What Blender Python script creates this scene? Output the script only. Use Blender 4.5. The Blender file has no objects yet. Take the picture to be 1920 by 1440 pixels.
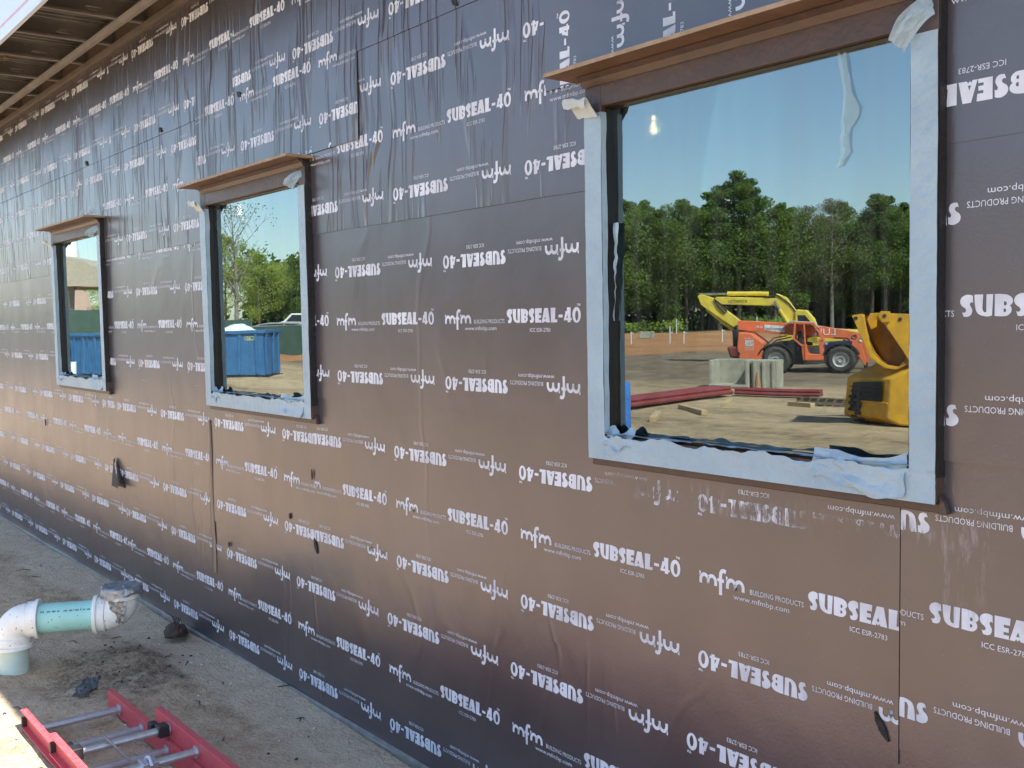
import bpy, bmesh, math, random
import numpy as np
from mathutils import Vector, Matrix, noise as mnoise
random.seed(7); rng = np.random.default_rng(7)
SC = bpy.context.scene
COL = SC.collection

# ------------------------------------------------------------------ camera, sky, sun
cam_d = bpy.data.cameras.new('camera'); cam = bpy.data.objects.new('camera', cam_d); COL.objects.link(cam)
CAMH = 1.811
th, pi_, ro = 0.665850, 0.062205, 0.018705
ax = Vector((-math.cos(th)*math.cos(pi_), math.sin(th)*math.cos(pi_), -math.sin(pi_)))
rt = Vector((math.sin(th), math.cos(th), 0.0))
dn = ax.cross(rt)
if dn.z > 0: dn = -dn
c_, s_ = math.cos(ro), math.sin(ro)
r2 = rt*c_ + dn*s_; d2 = dn*c_ - rt*s_
m = Matrix((r2, -d2, -ax)).transposed().to_4x4(); m.translation = Vector((0, -2.25, CAMH))
cam.matrix_world = m
cam_d.sensor_width = 36.0; cam_d.lens = 36.0*1950/1920
cam_d.clip_start = 0.05; cam_d.clip_end = 2000
SC.camera = cam
SUN = Vector((0.8, 0.1225, 1.0)).normalized()
w = bpy.data.worlds.new('World'); SC.world = w; w.use_nodes = True
nt = w.node_tree; bgn = nt.nodes['Background']
sky = nt.nodes.new('ShaderNodeTexSky'); sky.sky_type = 'NISHITA'; sky.sun_disc = False
sky.sun_elevation = math.asin(SUN.z); sky.sun_rotation = math.atan2(SUN.x, SUN.y)
sky.air_density = 1.0; sky.dust_density = 0.6; sky.ozone_density = 1.5
nt.links.new(sky.outputs[0], bgn.inputs[0]); bgn.inputs[1].default_value = 0.115
sl = bpy.data.lights.new('sun', 'SUN'); sl.energy = 5.0; sl.angle = math.radians(0.53); sl.color = (1.0, 0.95, 0.87)
so = bpy.data.objects.new('sun', sl); COL.objects.link(so); so.rotation_euler = SUN.to_track_quat('Z', 'Y').to_euler()
SC.view_settings.view_transform = 'Standard'; SC.view_settings.look = 'None'
SC.view_settings.exposure = 1.65; SC.view_settings.gamma = 1.0; SC.view_settings.use_curve_mapping = False
SC.cycles.max_bounces = 8; SC.cycles.glossy_bounces = 4; SC.cycles.transparent_max_bounces = 8

# ------------------------------------------------------------------ helpers
class MB:
    """collects geometry for ONE mesh object"""
    def __init__(s): s.v = []; s.f = []; s.m = []
    def add(s, vs, fs, mi=0):
        b = len(s.v); s.v += [tuple(p) for p in vs]
        for f in fs: s.f.append(tuple(i+b for i in f)); s.m.append(mi)
    def box(s, x0, x1, y0, y1, z0, z1, mi=0):
        s.add([(x0,y0,z0),(x1,y0,z0),(x1,y1,z0),(x0,y1,z0),(x0,y0,z1),(x1,y0,z1),(x1,y1,z1),(x0,y1,z1)],
              [(3,2,1,0),(4,5,6,7),(0,1,5,4),(1,2,6,5),(2,3,7,6),(3,0,4,7)], mi)
    def prism(s, poly, org, eu, ev, en, t0, t1, mi=0):
        """2D outline (u,v) extruded along en from t0 to t1"""
        org, eu, ev, en = map(Vector, (org, eu, ev, en)); n = len(poly)
        vs = [org+eu*u+ev*v+en*t0 for u, v in poly]+[org+eu*u+ev*v+en*t1 for u, v in poly]
        fs = [tuple(range(n)), tuple(range(2*n-1, n-1, -1))]
        fs += [(i, n+i, n+(i+1) % n, (i+1) % n) for i in range(n)]
        s.add(vs, fs, mi)
    def tube(s, pts, r, n=10, mi=0, cap=True):
        pts = [Vector(p) for p in pts]; rs = r if isinstance(r, (list, tuple)) else [r]*len(pts)
        b = len(s.v); up = None
        for i, p in enumerate(pts):
            t = (pts[min(i+1, len(pts)-1)]-pts[max(i-1, 0)]).normalized()
            if up is None:
                up = t.cross(Vector((0,0,1)) if abs(t.z) < .9 else Vector((1,0,0))).normalized()
            up = (up - t*up.dot(t)).normalized(); sd = t.cross(up)
            for k in range(n):
                a = 2*math.pi*k/n
                s.v.append(tuple(p+(up*math.cos(a)+sd*math.sin(a))*rs[i]))
        for i in range(len(pts)-1):
            for k in range(n):
                s.f.append((b+i*n+k, b+i*n+(k+1) % n, b+(i+1)*n+(k+1) % n, b+(i+1)*n+k)); s.m.append(mi)
        if cap:
            s.f.append(tuple(b+k for k in range(n-1, -1, -1))); s.m.append(mi)
            s.f.append(tuple(b+(len(pts)-1)*n+k for k in range(n))); s.m.append(mi)
    def lathe(s, prof, org, axis, n=24, mi=0):
        """profile (r, h) turned round axis"""
        axis = Vector(axis).normalized(); org = Vector(org)
        a1 = axis.cross(Vector((0,0,1)) if abs(axis.z) < .9 else Vector((1,0,0))).normalized(); a2 = axis.cross(a1)
        b = len(s.v)
        for r, h in prof:
            for k in range(n):
                a = 2*math.pi*k/n; s.v.append(tuple(org+axis*h+(a1*math.cos(a)+a2*math.sin(a))*r))
        for i in range(len(prof)-1):
            for k in range(n):
                s.f.append((b+i*n+k, b+i*n+(k+1) % n, b+(i+1)*n+(k+1) % n, b+(i+1)*n+k)); s.m.append(mi)
    def grid(s, fn, nu, nv, mi=0):
        b = len(s.v)
        for j in range(nv+1):
            for i in range(nu+1): s.v.append(tuple(fn(i/nu, j/nv)))
        for j in range(nv):
            for i in range(nu):
                a = b+j*(nu+1)+i; s.f.append((a, a+1, a+nu+2, a+nu+1)); s.m.append(mi)
    def build(s, name, mats, parent=None, smooth=False, bevel=0.0, auto=35):
        me = bpy.data.meshes.new(name); me.from_pydata(s.v, [], s.f)
        mats = mats if isinstance(mats, (list, tuple)) else [mats]
        for mt in mats: me.materials.append(mt)
        me.polygons.foreach_set('material_index', s.m)
        if smooth:
            me.polygons.foreach_set('use_smooth', [True]*len(s.f))
            if auto:
                me.update(); me.set_sharp_from_angle(angle=math.radians(auto))
        me.update()
        o = bpy.data.objects.new(name, me); COL.objects.link(o)
        if parent is not None: o.parent = parent
        if bevel:
            bv = o.modifiers.new('bevel', 'BEVEL'); bv.width = bevel; bv.segments = 2; bv.limit_method = 'ANGLE'
        return o

def tag(o, label=None, cat=None, group=None, kind=None):
    if label: o['label'] = label
    if cat: o['category'] = cat
    if group: o['group'] = group
    if kind: o['kind'] = kind
    return o
def empty(name, loc=(0,0,0), rz=0.0):
    o = bpy.data.objects.new(name, None); o.location = loc; o.rotation_euler = (0,0,rz); o.empty_display_size = .2
    COL.objects.link(o); return o
def copy_tree(o, parent=None):
    c = o.copy(); COL.objects.link(c); c.parent = parent
    for ch in o.children: copy_tree(ch, c)
    return c
def nz(x, y, z=0.0): return mnoise.noise(Vector((x, y, z)))

# ------------------------------------------------------------------ materials
def mat(name):
    m_ = bpy.data.materials.new(name); m_.use_nodes = True
    return m_, m_.node_tree, m_.node_tree.nodes['Principled BSDF']
def N(t, typ, **kw):
    n = t.nodes.new(typ)
    for k, v in kw.items():
        if k in n.inputs: n.inputs[k].default_value = v
        else: setattr(n, k, v)
    return n
def ramp(t, fac, stops):
    r = t.nodes.new('ShaderNodeValToRGB'); e = r.color_ramp.elements
    e[0].position, e[0].color = stops[0][0], (*stops[0][1], 1); e[1].position, e[1].color = stops[-1][0], (*stops[-1][1], 1)
    for p, c in stops[1:-1]:
        q = e.new(p); q.color = (*c, 1)
    t.links.new(fac, r.inputs[0]); return r
def simple(name, c1, c2=None, rough=.5, metal=0.0, scale=8.0, bump=0.0, bscale=40.0, spec=.5, detail=6):
    """colour mottled by object-space noise, with fine bump"""
    m_, t, p = mat(name)
    c2 = c2 or tuple(x*.75 for x in c1)
    tc = N(t, 'ShaderNodeTexCoord'); n1 = N(t, 'ShaderNodeTexNoise', Scale=scale, Detail=detail, Roughness=.6)
    t.links.new(tc.outputs['Object'], n1.inputs['Vector'])
    r = ramp(t, n1.outputs[0], [(.3, c2), (.65, c1)])
    t.links.new(r.outputs[0], p.inputs['Base Color'])
    p.inputs['Roughness'].default_value = rough; p.inputs['Metallic'].default_value = metal
    p.inputs['Specular IOR Level'].default_value = spec
    if bump:
        n2 = N(t, 'ShaderNodeTexNoise', Scale=bscale, Detail=5.0)
        t.links.new(tc.outputs['Object'], n2.inputs['Vector'])
        b = N(t, 'ShaderNodeBump', Strength=bump, Distance=.02); t.links.new(n2.outputs[0], b.inputs['Height'])
        t.links.new(b.outputs[0], p.inputs['Normal'])
    return m_
def mth(t, op, a, b=None, clamp=False):
    n = t.nodes.new('ShaderNodeMath'); n.operation = op; n.use_clamp = clamp
    for i, v in enumerate((a, b)):
        if v is None: continue
        if isinstance(v, (int, float)): n.inputs[i].default_value = v
        else: t.links.new(v, n.inputs[i])
    return n.outputs[0]
def sstep(t, v, a, b):
    n = t.nodes.new('ShaderNodeMapRange'); n.interpolation_type = 'SMOOTHSTEP'
    n.inputs[1].default_value = a; n.inputs[2].default_value = b; t.links.new(v, n.inputs[0]); return n.outputs[0]
def mapped(t, tc, sc, loc=(0,0,0), rot=(0,0,0)):
    n = t.nodes.new('ShaderNodeMapping'); n.inputs[1].default_value = loc; n.inputs[2].default_value = rot; n.inputs[3].default_value = sc
    t.links.new(tc.outputs['Object'], n.inputs[0]); return n.outputs[0]

def membrane_nodes(t, p, tc, wrinkle):
    """bump of the stuck-down sheet: vertical puckers, faint creases, fine grain"""
    warp = N(t, 'ShaderNodeTexNoise', Scale=1.3, Detail=2.0); t.links.new(tc.outputs['Object'], warp.inputs[0])
    def lines(sc, thr, wd, seed, rot=(0,0,0)):
        mp = mapped(t, tc, sc, (seed, 0, seed*.7), rot)
        add = t.nodes.new('ShaderNodeVectorMath'); add.operation = 'MULTIPLY_ADD'
        t.links.new(warp.outputs[1], add.inputs[0]); add.inputs[1].default_value = (1.1, 0, .5); t.links.new(mp, add.inputs[2])
        n = N(t, 'ShaderNodeTexNoise', Scale=1.0, Detail=1.5, Roughness=.5); t.links.new(add.outputs[0], n.inputs[0])
        d = mth(t, 'ABSOLUTE', mth(t, 'SUBTRACT', n.outputs[0], .5))
        ridge = sstep(t, d, wd, 0.0)
        g = N(t, 'ShaderNodeTexNoise', Scale=1.0, Detail=0.0); t.links.new(mapped(t, tc, (sc[0]*.45, 1, sc[2]*1.8), (seed*3, 1, 0), rot), g.inputs[0])
        return mth(t, 'MULTIPLY', ridge, sstep(t, g.outputs[0], thr, thr+.12))
    if wrinkle:
        h = mth(t, 'ADD', lines((7.5, 1, .55), .44, .035, 3.0), mth(t, 'MULTIPLY', lines((15, 1, .9), .5, .05, 9.0), .6))
        h = mth(t, 'MULTIPLY', h, .0075)
    else:
        h = mth(t, 'ADD', mth(t, 'MULTIPLY', lines((2.2, 1, .35), .53, .018, 5.0), .8), mth(t, 'MULTIPLY', lines((1.1, 1, .6), .56, .02, 13.0, (0, .7, 0)), .8))
        h = mth(t, 'MULTIPLY', h, .0013)
    lo = N(t, 'ShaderNodeTexNoise', Scale=2.2, Detail=3.0, Roughness=.55); t.links.new(mapped(t, tc, (1, 1, .8)), lo.inputs[0])
    fi = N(t, 'ShaderNodeTexNoise', Scale=130.0, Detail=2.0); t.links.new(tc.outputs['Object'], fi.inputs[0])
    h = mth(t, 'ADD', h, mth(t, 'MULTIPLY', lo.outputs[0], .007))
    h = mth(t, 'ADD', h, mth(t, 'MULTIPLY', fi.outputs[0], .00035))
    b = N(t, 'ShaderNodeBump', Strength=1.0, Distance=1.0); t.links.new(h, b.inputs['Height'])
    t.links.new(b.outputs[0], p.inputs['Normal'])
def scuff(t, tc):
    """white rubbed marks below and beside the nearest window"""
    sx = t.nodes.new('ShaderNodeSeparateXYZ'); t.links.new(tc.outputs['Object'], sx.inputs[0])
    n1 = N(t, 'ShaderNodeTexNoise', Scale=1.0, Detail=4.0, Roughness=.7); t.links.new(mapped(t, tc, (46, 1, 9)), n1.inputs[0])
    n2 = N(t, 'ShaderNodeTexNoise', Scale=3.5, Detail=2.0); t.links.new(tc.outputs['Object'], n2.inputs[0])
    zt = mth(t, 'ADD', sx.outputs[2], mth(t, 'MULTIPLY', mth(t, 'ADD', sx.outputs[0], 1.9), .02))
    band = mth(t, 'MULTIPLY', mth(t, 'MULTIPLY', sstep(t, zt, 1.235, 1.27), sstep(t, zt, 1.345, 1.29)),
               mth(t, 'MULTIPLY', sstep(t, sx.outputs[0], -2.5, -2.3), sstep(t, sx.outputs[0], -1.1, -1.3)))
    band2 = mth(t, 'MULTIPLY', mth(t, 'MULTIPLY', sstep(t, sx.outputs[0], -1.32, -1.22), sstep(t, sx.outputs[0], -1.12, -1.2)),
                mth(t, 'MULTIPLY', sstep(t, sx.outputs[2], 1.05, 1.25), sstep(t, sx.outputs[2], 1.5, 1.38)))
    reg = mth(t, 'MAXIMUM', band, mth(t, 'MULTIPLY', band2, .9))
    k = mth(t, 'MULTIPLY', sstep(t, n1.outputs[0], .5, .72), sstep(t, n2.outputs[0], .38, .6))
    return reg, mth(t, 'MULTIPLY', reg, k), n1, n2
def membrane(name, wrinkle):
    m_, t, p = mat(name); tc = N(t, 'ShaderNodeTexCoord')
    n1 = N(t, 'ShaderNodeTexNoise', Scale=1.6, Detail=5.0, Roughness=.6); t.links.new(tc.outputs['Object'], n1.inputs[0])
    r = ramp(t, n1.outputs[0], [(.3, (.042, .037, .043)), (.7, (.068, .060, .067))])
    reg, k, _, _ = scuff(t, tc)
    mx = N(t, 'ShaderNodeMix', data_type='RGBA'); t.links.new(mth(t, 'MULTIPLY', k, .32), mx.inputs[0])
    t.links.new(r.outputs[0], mx.inputs[6]); mx.inputs[7].default_value = (.5, .53, .6, 1)
    # dust specks
    vo = N(t, 'ShaderNodeTexVoronoi', Scale=38.0); t.links.new(tc.outputs['Object'], vo.inputs[0])
    sp = mth(t, 'MULTIPLY', sstep(t, vo.outputs['Distance'], .07, .03), .4)
    mx2 = N(t, 'ShaderNodeMix', data_type='RGBA'); t.links.new(sp, mx2.inputs[0]); t.links.new(mx.outputs[2], mx2.inputs[6]); mx2.inputs[7].default_value = (.25, .22, .2, 1)
    t.links.new(mx2.outputs[2], p.inputs['Base Color'])
    n2 = N(t, 'ShaderNodeTexNoise', Scale=5.0, Detail=4.0); t.links.new(mapped(t, tc, (1, 1, .4)), n2.inputs[0])
    rr = t.nodes.new('ShaderNodeMapRange'); rr.inputs[3].default_value = .24; rr.inputs[4].default_value = .37; t.links.new(n2.outputs[0], rr.inputs[0])
    t.links.new(rr.outputs[0], p.inputs['Roughness']); p.inputs['IOR'].default_value = 1.92; p.inputs['Specular Tint'].default_value = (1.0, .95, .97, 1)
    membrane_nodes(t, p, tc, wrinkle)
    return m_
def print_mat(name, wrinkle):
    m_, t, p = mat(name); tc = N(t, 'ShaderNodeTexCoord')
    n0 = N(t, 'ShaderNodeTexNoise', Scale=9.0, Detail=5.0); t.links.new(tc.outputs['Object'], n0.inputs[0])
    r = ramp(t, n0.outputs[0], [(.28, (.44, .45, .51)), (.6, (.66, .69, .77))])
    reg, k, n1, n2 = scuff(t, tc)
    wear = mth(t, 'MULTIPLY', reg, sstep(t, mth(t, 'ADD', mth(t, 'MULTIPLY', n1.outputs[0], .7), mth(t, 'MULTIPLY', n2.outputs[0], .5)), .69, .56))
    t.links.new(mth(t, 'SUBTRACT', 1.0, wear), p.inputs['Alpha'])
    t.links.new(r.outputs[0], p.inputs['Base Color']); p.inputs['Roughness'].default_value = .5
    membrane_nodes(t, p, tc, wrinkle)
    return m_
M = {}
M['mem_w'] = membrane('membrane_puckered', True); M['mem_s'] = membrane('membrane_smooth', False)
M['prt_w'] = print_mat('print_puckered', True); M['prt_s'] = print_mat('print_smooth', False)
M['board'] = simple('sheathing_board', (.10, .07, .05), rough=.8)
M['flash'] = simple('brown_flashing', (.075, .045, .035), (.05, .032, .027), rough=.42, scale=14, bump=.15, bscale=60)
M['tape'] = simple('blue_tape', (.32, .43, .51), (.26, .36, .44), rough=.42, scale=6, bump=.5, bscale=28)
M['tape_back'] = simple('blue_tape_back', (.46, .52, .54), (.36, .44, .48), rough=.5, scale=12)
M['frame'] = simple('dark_bronze_metal', (.018, .017, .018), rough=.38, metal=.3)
M['ply'] = simple('plywood_edge', (.35, .26, .175), (.24, .17, .11), rough=.75, scale=25)
M['ply_f'] = simple('oiled_plywood', (.155, .09, .055), (.10, .055, .034), rough=.5, scale=9, bump=.2, bscale=30)
M['galv'] = simple('galvanised_steel', (.22, .20, .185), (.14, .125, .115), rough=.55, metal=.55, scale=5)
M['deck'] = simple('roof_deck_steel', (.23, .22, .21), (.14, .135, .125), rough=.6, metal=.2, scale=4)
M['fascia'] = simple('fascia_film', (.62, .70, .80), (.56, .65, .77), rough=.35, scale=2)
M['pink'] = simple('pink_print', (.68, .42, .47), rough=.4)
M['room'] = simple('room_dark', (.10, .10, .10), rough=.9)
M['trim'] = simple('brown_angle', (.12, .10, .085), (.085, .07, .06), rough=.55, scale=6)
M['seal_shade'] = simple('mastic_and_shade_black', (.012, .012, .013), rough=.6, bump=.4, bscale=70)
m_, t, p = mat('window_glass'); t.nodes.remove(p)
out = t.nodes['Material Output']; gl = N(t, 'ShaderNodeBsdfGlossy', Roughness=0.0); gl.inputs[0].default_value = (.80, .95, .95, 1)
tr = N(t, 'ShaderNodeBsdfTransparent'); tr.inputs[0].default_value = (.36, .36, .33, 1)
tc = N(t, 'ShaderNodeTexCoord'); ns = N(t, 'ShaderNodeTexNoise', Scale=1.0, Detail=3.0); t.links.new(mapped(t, tc, (9, 1, .7)), ns.inputs[0])
nb_ = N(t, 'ShaderNodeTexNoise', Scale=1.0, Detail=1.0); t.links.new(mapped(t, tc, (1.6, 1, 1.1)), nb_.inputs[0])
bp_ = N(t, 'ShaderNodeBump', Strength=1.0, Distance=.0011); t.links.new(nb_.outputs[0], bp_.inputs['Height']); t.links.new(bp_.outputs[0], gl.inputs['Normal'])
fr = N(t, 'ShaderNodeFresnel', IOR=1.5); fc = mth(t, 'ADD', mth(t, 'ADD', mth(t, 'MULTIPLY', fr.outputs[0], 0.75), .19), mth(t, 'MULTIPLY', ns.outputs[0], .05), True)
mx = N(t, 'ShaderNodeMixShader'); t.links.new(fc, mx.inputs[0]); t.links.new(tr.outputs[0], mx.inputs[1]); t.links.new(gl.outputs[0], mx.inputs[2])
df = N(t, 'ShaderNodeBsdfDiffuse'); df.inputs[0].default_value = (.45, .47, .45, 1)
ns2 = N(t, 'ShaderNodeTexNoise', Scale=1.0, Detail=4.0, Roughness=.7); t.links.new(mapped(t, tc, (26, 1, 1.1)), ns2.inputs[0])
mx2 = N(t, 'ShaderNodeMixShader'); t.links.new(mth(t, 'MULTIPLY', sstep(t, ns2.outputs[0], .35, .8), .06), mx2.inputs[0])
t.links.new(mx.outputs[0], mx2.inputs[1]); t.links.new(df.outputs[0], mx2.inputs[2]); t.links.new(mx2.outputs[0], out.inputs[0]); M['glass'] = m_

# ------------------------------------------------------------------ the print: letters as outlines
def curve_fill(polys):
    cu = bpy.data.curves.new('tmp', 'CURVE'); cu.dimensions = '2D'; cu.fill_mode = 'BOTH'
    for pl in polys:
        sp = cu.splines.new('POLY'); sp.points.add(len(pl)-1); sp.use_cyclic_u = True
        for i, q in enumerate(pl): sp.points[i].co = (q[0], q[1], 0, 1)
    return _to_tris(cu)
def font_tris(txt, width, capmul=1.0, res=2):
    cu = bpy.data.curves.new('tmp', 'FONT'); cu.body = txt; cu.resolution_u = res; cu.fill_mode = 'FRONT'
    v, f = _to_tris(cu)
    v[:, 0] -= v[:, 0].min(); v[:, 0] *= width/v[:, 0].max()
    return v, f
def _to_tris(cu):
    ob = bpy.data.objects.new('tmp', cu); COL.objects.link(ob)
    dg = bpy.context.evaluated_depsgraph_get(); ev = ob.evaluated_get(dg); me = ev.to_mesh()
    me.calc_loop_triangles()
    v = np.array([q.co[:2] for q in me.vertices]); f = np.array([q.vertices[:] for q in me.loop_triangles])
    ev.to_mesh_clear(); bpy.data.objects.remove(ob); bpy.data.curves.remove(cu)
    return v, f
def sm(pts, n=5):
    """closed outline; points marked 'c' are corners, the others are rounded (Catmull-Rom)"""
    out = []; L = len(pts)
    for i in range(L):
        p0, p1, p2, p3 = pts[i-1], pts[i], pts[(i+1) % L], pts[(i+2) % L]
        a, b = np.array(p1[:2], float), np.array(p2[:2], float)
        c1, c2 = len(p1) > 2, len(p2) > 2
        if c1 and c2: out.append(tuple(a)); continue
        ta = (b-np.array(p0[:2], float))*.5 if not c1 else (b-a)*.8
        tb = (np.array(p3[:2], float)-a)*.5 if not c2 else (b-a)*.8
        for k in range(n):
            s = k/n; h = (2*s**3-3*s**2+1, s**3-2*s**2+s, -2*s**3+3*s**2, s**3-s**2)
            out.append(tuple(a*h[0]+ta*h[1]+b*h[2]+tb*h[3]))
    return out
C = 'c'
gS = [sm([(61,95,C),(62,61,C),(54,66),(47,56),(53,43),(59,28),(53,8),(37,-1),(17,0,C),(10,21,C),(20,18),(29,26),(24,38),(8,50),(0,68),(7,88),(28,100),(46,100)])]
gU = [sm([(0,100,C),(42,100,C),(39,50),(39,35),(46,20),(57,19,C),(57,100,C),(89,100,C),(84,3,C),(62,-1),(29,6),(11,22),(3,55)])]
gB = [sm([(0,100,C),(25,100),(58,95),(78,82),(83,66),(77,53),(68,47,C),(76,38),(75,18),(58,2),(34,-1),(0,1,C)]), sm([(42,66,C),(50,65),(55,57),(51,48),(42,48,C)]), sm([(41,34,C),(49,33),(53,26),(49,18),(41,18,C)])]
def cp(l): return [(*q, C) for q in l]
gE = [cp([(0,100),(74,100),(71,66),(43,66),(43,53),(66,53),(66,32),(42,32),(42,19),(67,19),(67,0),(0,0)])]
gA = [cp([(30,100),(71,100),(91,0),(52,1),(44,11),(36,1),(30,11),(24,0),(0,0)]), cp([(39,44),(46,22),(30,22)])]
gL = [cp([(0,100),(50,100),(44,20),(70,20),(66,0),(0,0)])]
gH = [cp([(0,52),(43,52),(43,33),(0,33)])]
g4 = [cp([(34,100),(72,100),(70,27),(81,27),(81,13),(69,13),(68,0),(40,0),(41,13),(0,13),(17,60),(18,74),(34,74)]), cp([(27,29),(42,29),(42,54)])]
def ell(cx, cy, rx, ry, n=22): return [(cx+rx*math.cos(2*math.pi*k/n), cy+ry*math.sin(2*math.pi*k/n), C) for k in range(n)]
g0 = [ell(42, 48, 42, 53), ell(44, 44, 16, 34)]
gT = [cp([(46,124),(60,124),(60,120),(55,120),(55,108),(51,108),(51,120),(46,120)]), cp([(62,124),(66,124),(71,115),(76,124),(80,124),(80,108),(77,108),(77,117),(73,108),(69,108),(65,117),(65,108),(62,108)])]
UN = .386/800
tv, tf = [], []
def put(v, f, dx, dy, sx, sy):
    off = sum(len(a) for a in tv); tv.append(np.column_stack([v[:, 0]*sx+dx, v[:, 1]*sy+dy])); tf.append(np.asarray(f)+off)
SX = .381
for gly, gx in ((gS,0),(gU,68),(gB,164),(gS,252),(gE,323),(gA,393),(gL,492),(gH,574),(g4,627),(g0,716),(gT,716)):
    v, f = curve_fill([[q[:2] for q in pl] for pl in gly]); put(v, f, SX+gx*UN, 0, UN, UN)
def ribbon(pts, wdt):
    pts = [np.array(q, float) for q in pts]; V = []; F = []
    for i, q in enumerate(pts):
        t_ = pts[min(i+1, len(pts)-1)]-pts[max(i-1, 0)]; t_ /= np.linalg.norm(t_); n_ = np.array((-t_[1], t_[0]))*wdt/2
        V += [q+n_, q-n_]
    for i in range(len(pts)-1): F += [(2*i, 2*i+1, 2*i+3), (2*i, 2*i+3, 2*i+2)]
    return np.array(V), np.array(F)
def arc(x0, x1, h, y0=0.0, n=9):
    pts = [(x0, y0)]; cx = (x0+x1)/2; rx = (x1-x0)/2
    for k in range(n+1):
        a = math.pi*(1-k/n); pts.append((cx+rx*math.cos(a), max(y0, h-rx*1.12)+math.sin(a)*rx*1.12))
    return pts+[(x1, y0)]
for mx0 in (0.0, .1005):
    v, f = ribbon(arc(mx0+.0054, mx0+.0340, .0265), .0108); put(v, f, 0, 0, 1, 1)
    v, f = ribbon(arc(mx0+.0340, mx0+.0622, .0265), .0108); put(v, f, 0, 0, 1, 1)
    put(np.array([(0,.036),(.0075,.032),(0,.0205)]), [(0,1,2)], mx0, 0, 1, 1)
v, f = ribbon([(.0805,-.0225),(.0805,.03),(.0815,.040),(.0855,.0465),(.092,.0485),(.1005,.0455)], .0118); put(v, f, 0, 0, 1, 1)
v, f = ribbon([(.069,.0225),(.0745,.019),(.0935,.019)], .0095); put(v, f, 0, 0, 1, 1)
v, f = font_tris('BUILDING PRODUCTS', .180); put(v, f, .187, 0, 1, .0142/max(v[:, 1].max(), 1e-6))
v, f = font_tris('www.mfmbp.com', .192); put(v, f, .128, -.0245, 1, .0145/v[:, 1].max())
v, f = font_tris('ICC ESR-2783', .107); put(v, f, SX+.127, -.031, 1, .0128/v[:, 1].max())
TV0 = np.vstack(tv); TF = np.vstack(tf); PER = .842

def clip_poly(poly, x0, x1, z0, z1):
    for axis, val, sg in ((0, x0, 1), (0, x1, -1), (1, z0, 1), (1, z1, -1)):
        o_ = []
        for i in range(len(poly)):
            a, b = poly[i-1], poly[i]; da, db = (a[axis]-val)*sg, (b[axis]-val)*sg
            if (da >= 0) != (db >= 0):
                s = da/(da-db); o_.append((a[0]+(b[0]-a[0])*s, a[1]+(b[1]-a[1])*s))
            if db >= 0: o_.append(b)
        poly = o_
        if len(poly) < 3: return None
    return poly
def lay_print(mb, yfn, cells, xr, zc, kind, phase, mi, vertical=False, PER=PER):
    """one printed row; kind 'up' or 'inv'; vertical=True runs it up the wall at x=zc, letters starting from phase"""
    lo, hi = xr; TV = TV0*np.array((PER/.842, 1)); SPAN = .767*PER/.842
    k0 = math.floor((lo-phase)/PER)-1; k1 = math.ceil((hi-phase)/PER)+1
    for k in range(k0, k1+1):
        if kind == 'up': P = np.column_stack([TV[:, 0]+phase+k*PER, TV[:, 1]])
        else: P = np.column_stack([phase+k*PER+SPAN-TV[:, 0], -TV[:, 1]])
        if vertical: P = np.column_stack([zc-P[:, 1], P[:, 0]])
        else: P = P+np.array((0, zc))
        if P[:, 0].max() < cells[0][0] and P[:, 0].max() < min(c[0] for c in cells): continue
        tri = P[TF]; mn = tri.min(1); mxx = tri.max(1)
        for (x0, x1, z0, z1) in cells:
            ins = (mn[:, 0] >= x0) & (mxx[:, 0] <= x1) & (mn[:, 1] >= z0) & (mxx[:, 1] <= z1)
            ovl = (mxx[:, 0] > x0) & (mn[:, 0] < x1) & (mxx[:, 1] > z0) & (mn[:, 1] < z1) & ~ins
            T = TF[ins]
            if len(T):
                us, inv = np.unique(T.ravel(), return_inverse=True); b = len(mb.v)
                mb.v += [(float(P[i, 0]), yfn(P[i, 0], P[i, 1])-.0009, float(P[i, 1])) for i in us]
                tt = inv.reshape(-1, 3)+b
                mb.f += [tuple(map(int, q)) for q in tt]; mb.m += [mi]*len(tt)
            for q in tri[ovl]:
                c = clip_poly([tuple(a) for a in q], x0, x1, z0, z1)
                if c:
                    b = len(mb.v); mb.v += [(a[0], yfn(a[0], a[1])-.0009, a[1]) for a in c]
                    mb.f.append(tuple(range(b, b+len(c)))); mb.m.append(mi)

# ------------------------------------------------------------------ the building
WIN = [(-2.424, -1.257), (-5.545, -4.307), (-8.550, -7.322)]
WZ0, WZ1, WHEAD = 1.371, 2.455, 2.548
XL, XR, ZTOP = -17.0, 4.5, 3.60
bld = empty('building', (0, 0, 0))
tag(bld, 'long building under construction, its wall wrapped in dark printed membrane around three reflecting windows', 'building')

def cells_of(x0, x1, z0, z1):
    xs = sorted({x0, x1, *[min(max(a, x0), x1) for wv in WIN for a in wv]}); zs = sorted({z0, z1, min(max(WZ0, z0), z1), min(max(WHEAD, z0), z1)})
    out = []
    for i in range(len(xs)-1):
        for j in range(len(zs)-1):
            cx, cz = (xs[i]+xs[i+1])/2, (zs[j]+zs[j+1])/2
            if any(a < cx < b for a, b in WIN) and WZ0 < cz < WHEAD: continue
            out.append((xs[i], xs[i+1], zs[j], zs[j+1]))
    return out
# sheathing behind the membrane, with the openings left free
mb = MB()
for (x0, x1, z0, z1) in cells_of(XL, XR, -.1, ZTOP+.2): mb.box(x0, x1, .001, .10, z0, z1)
mb.build('sheathing', M['board'], bld)

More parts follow.
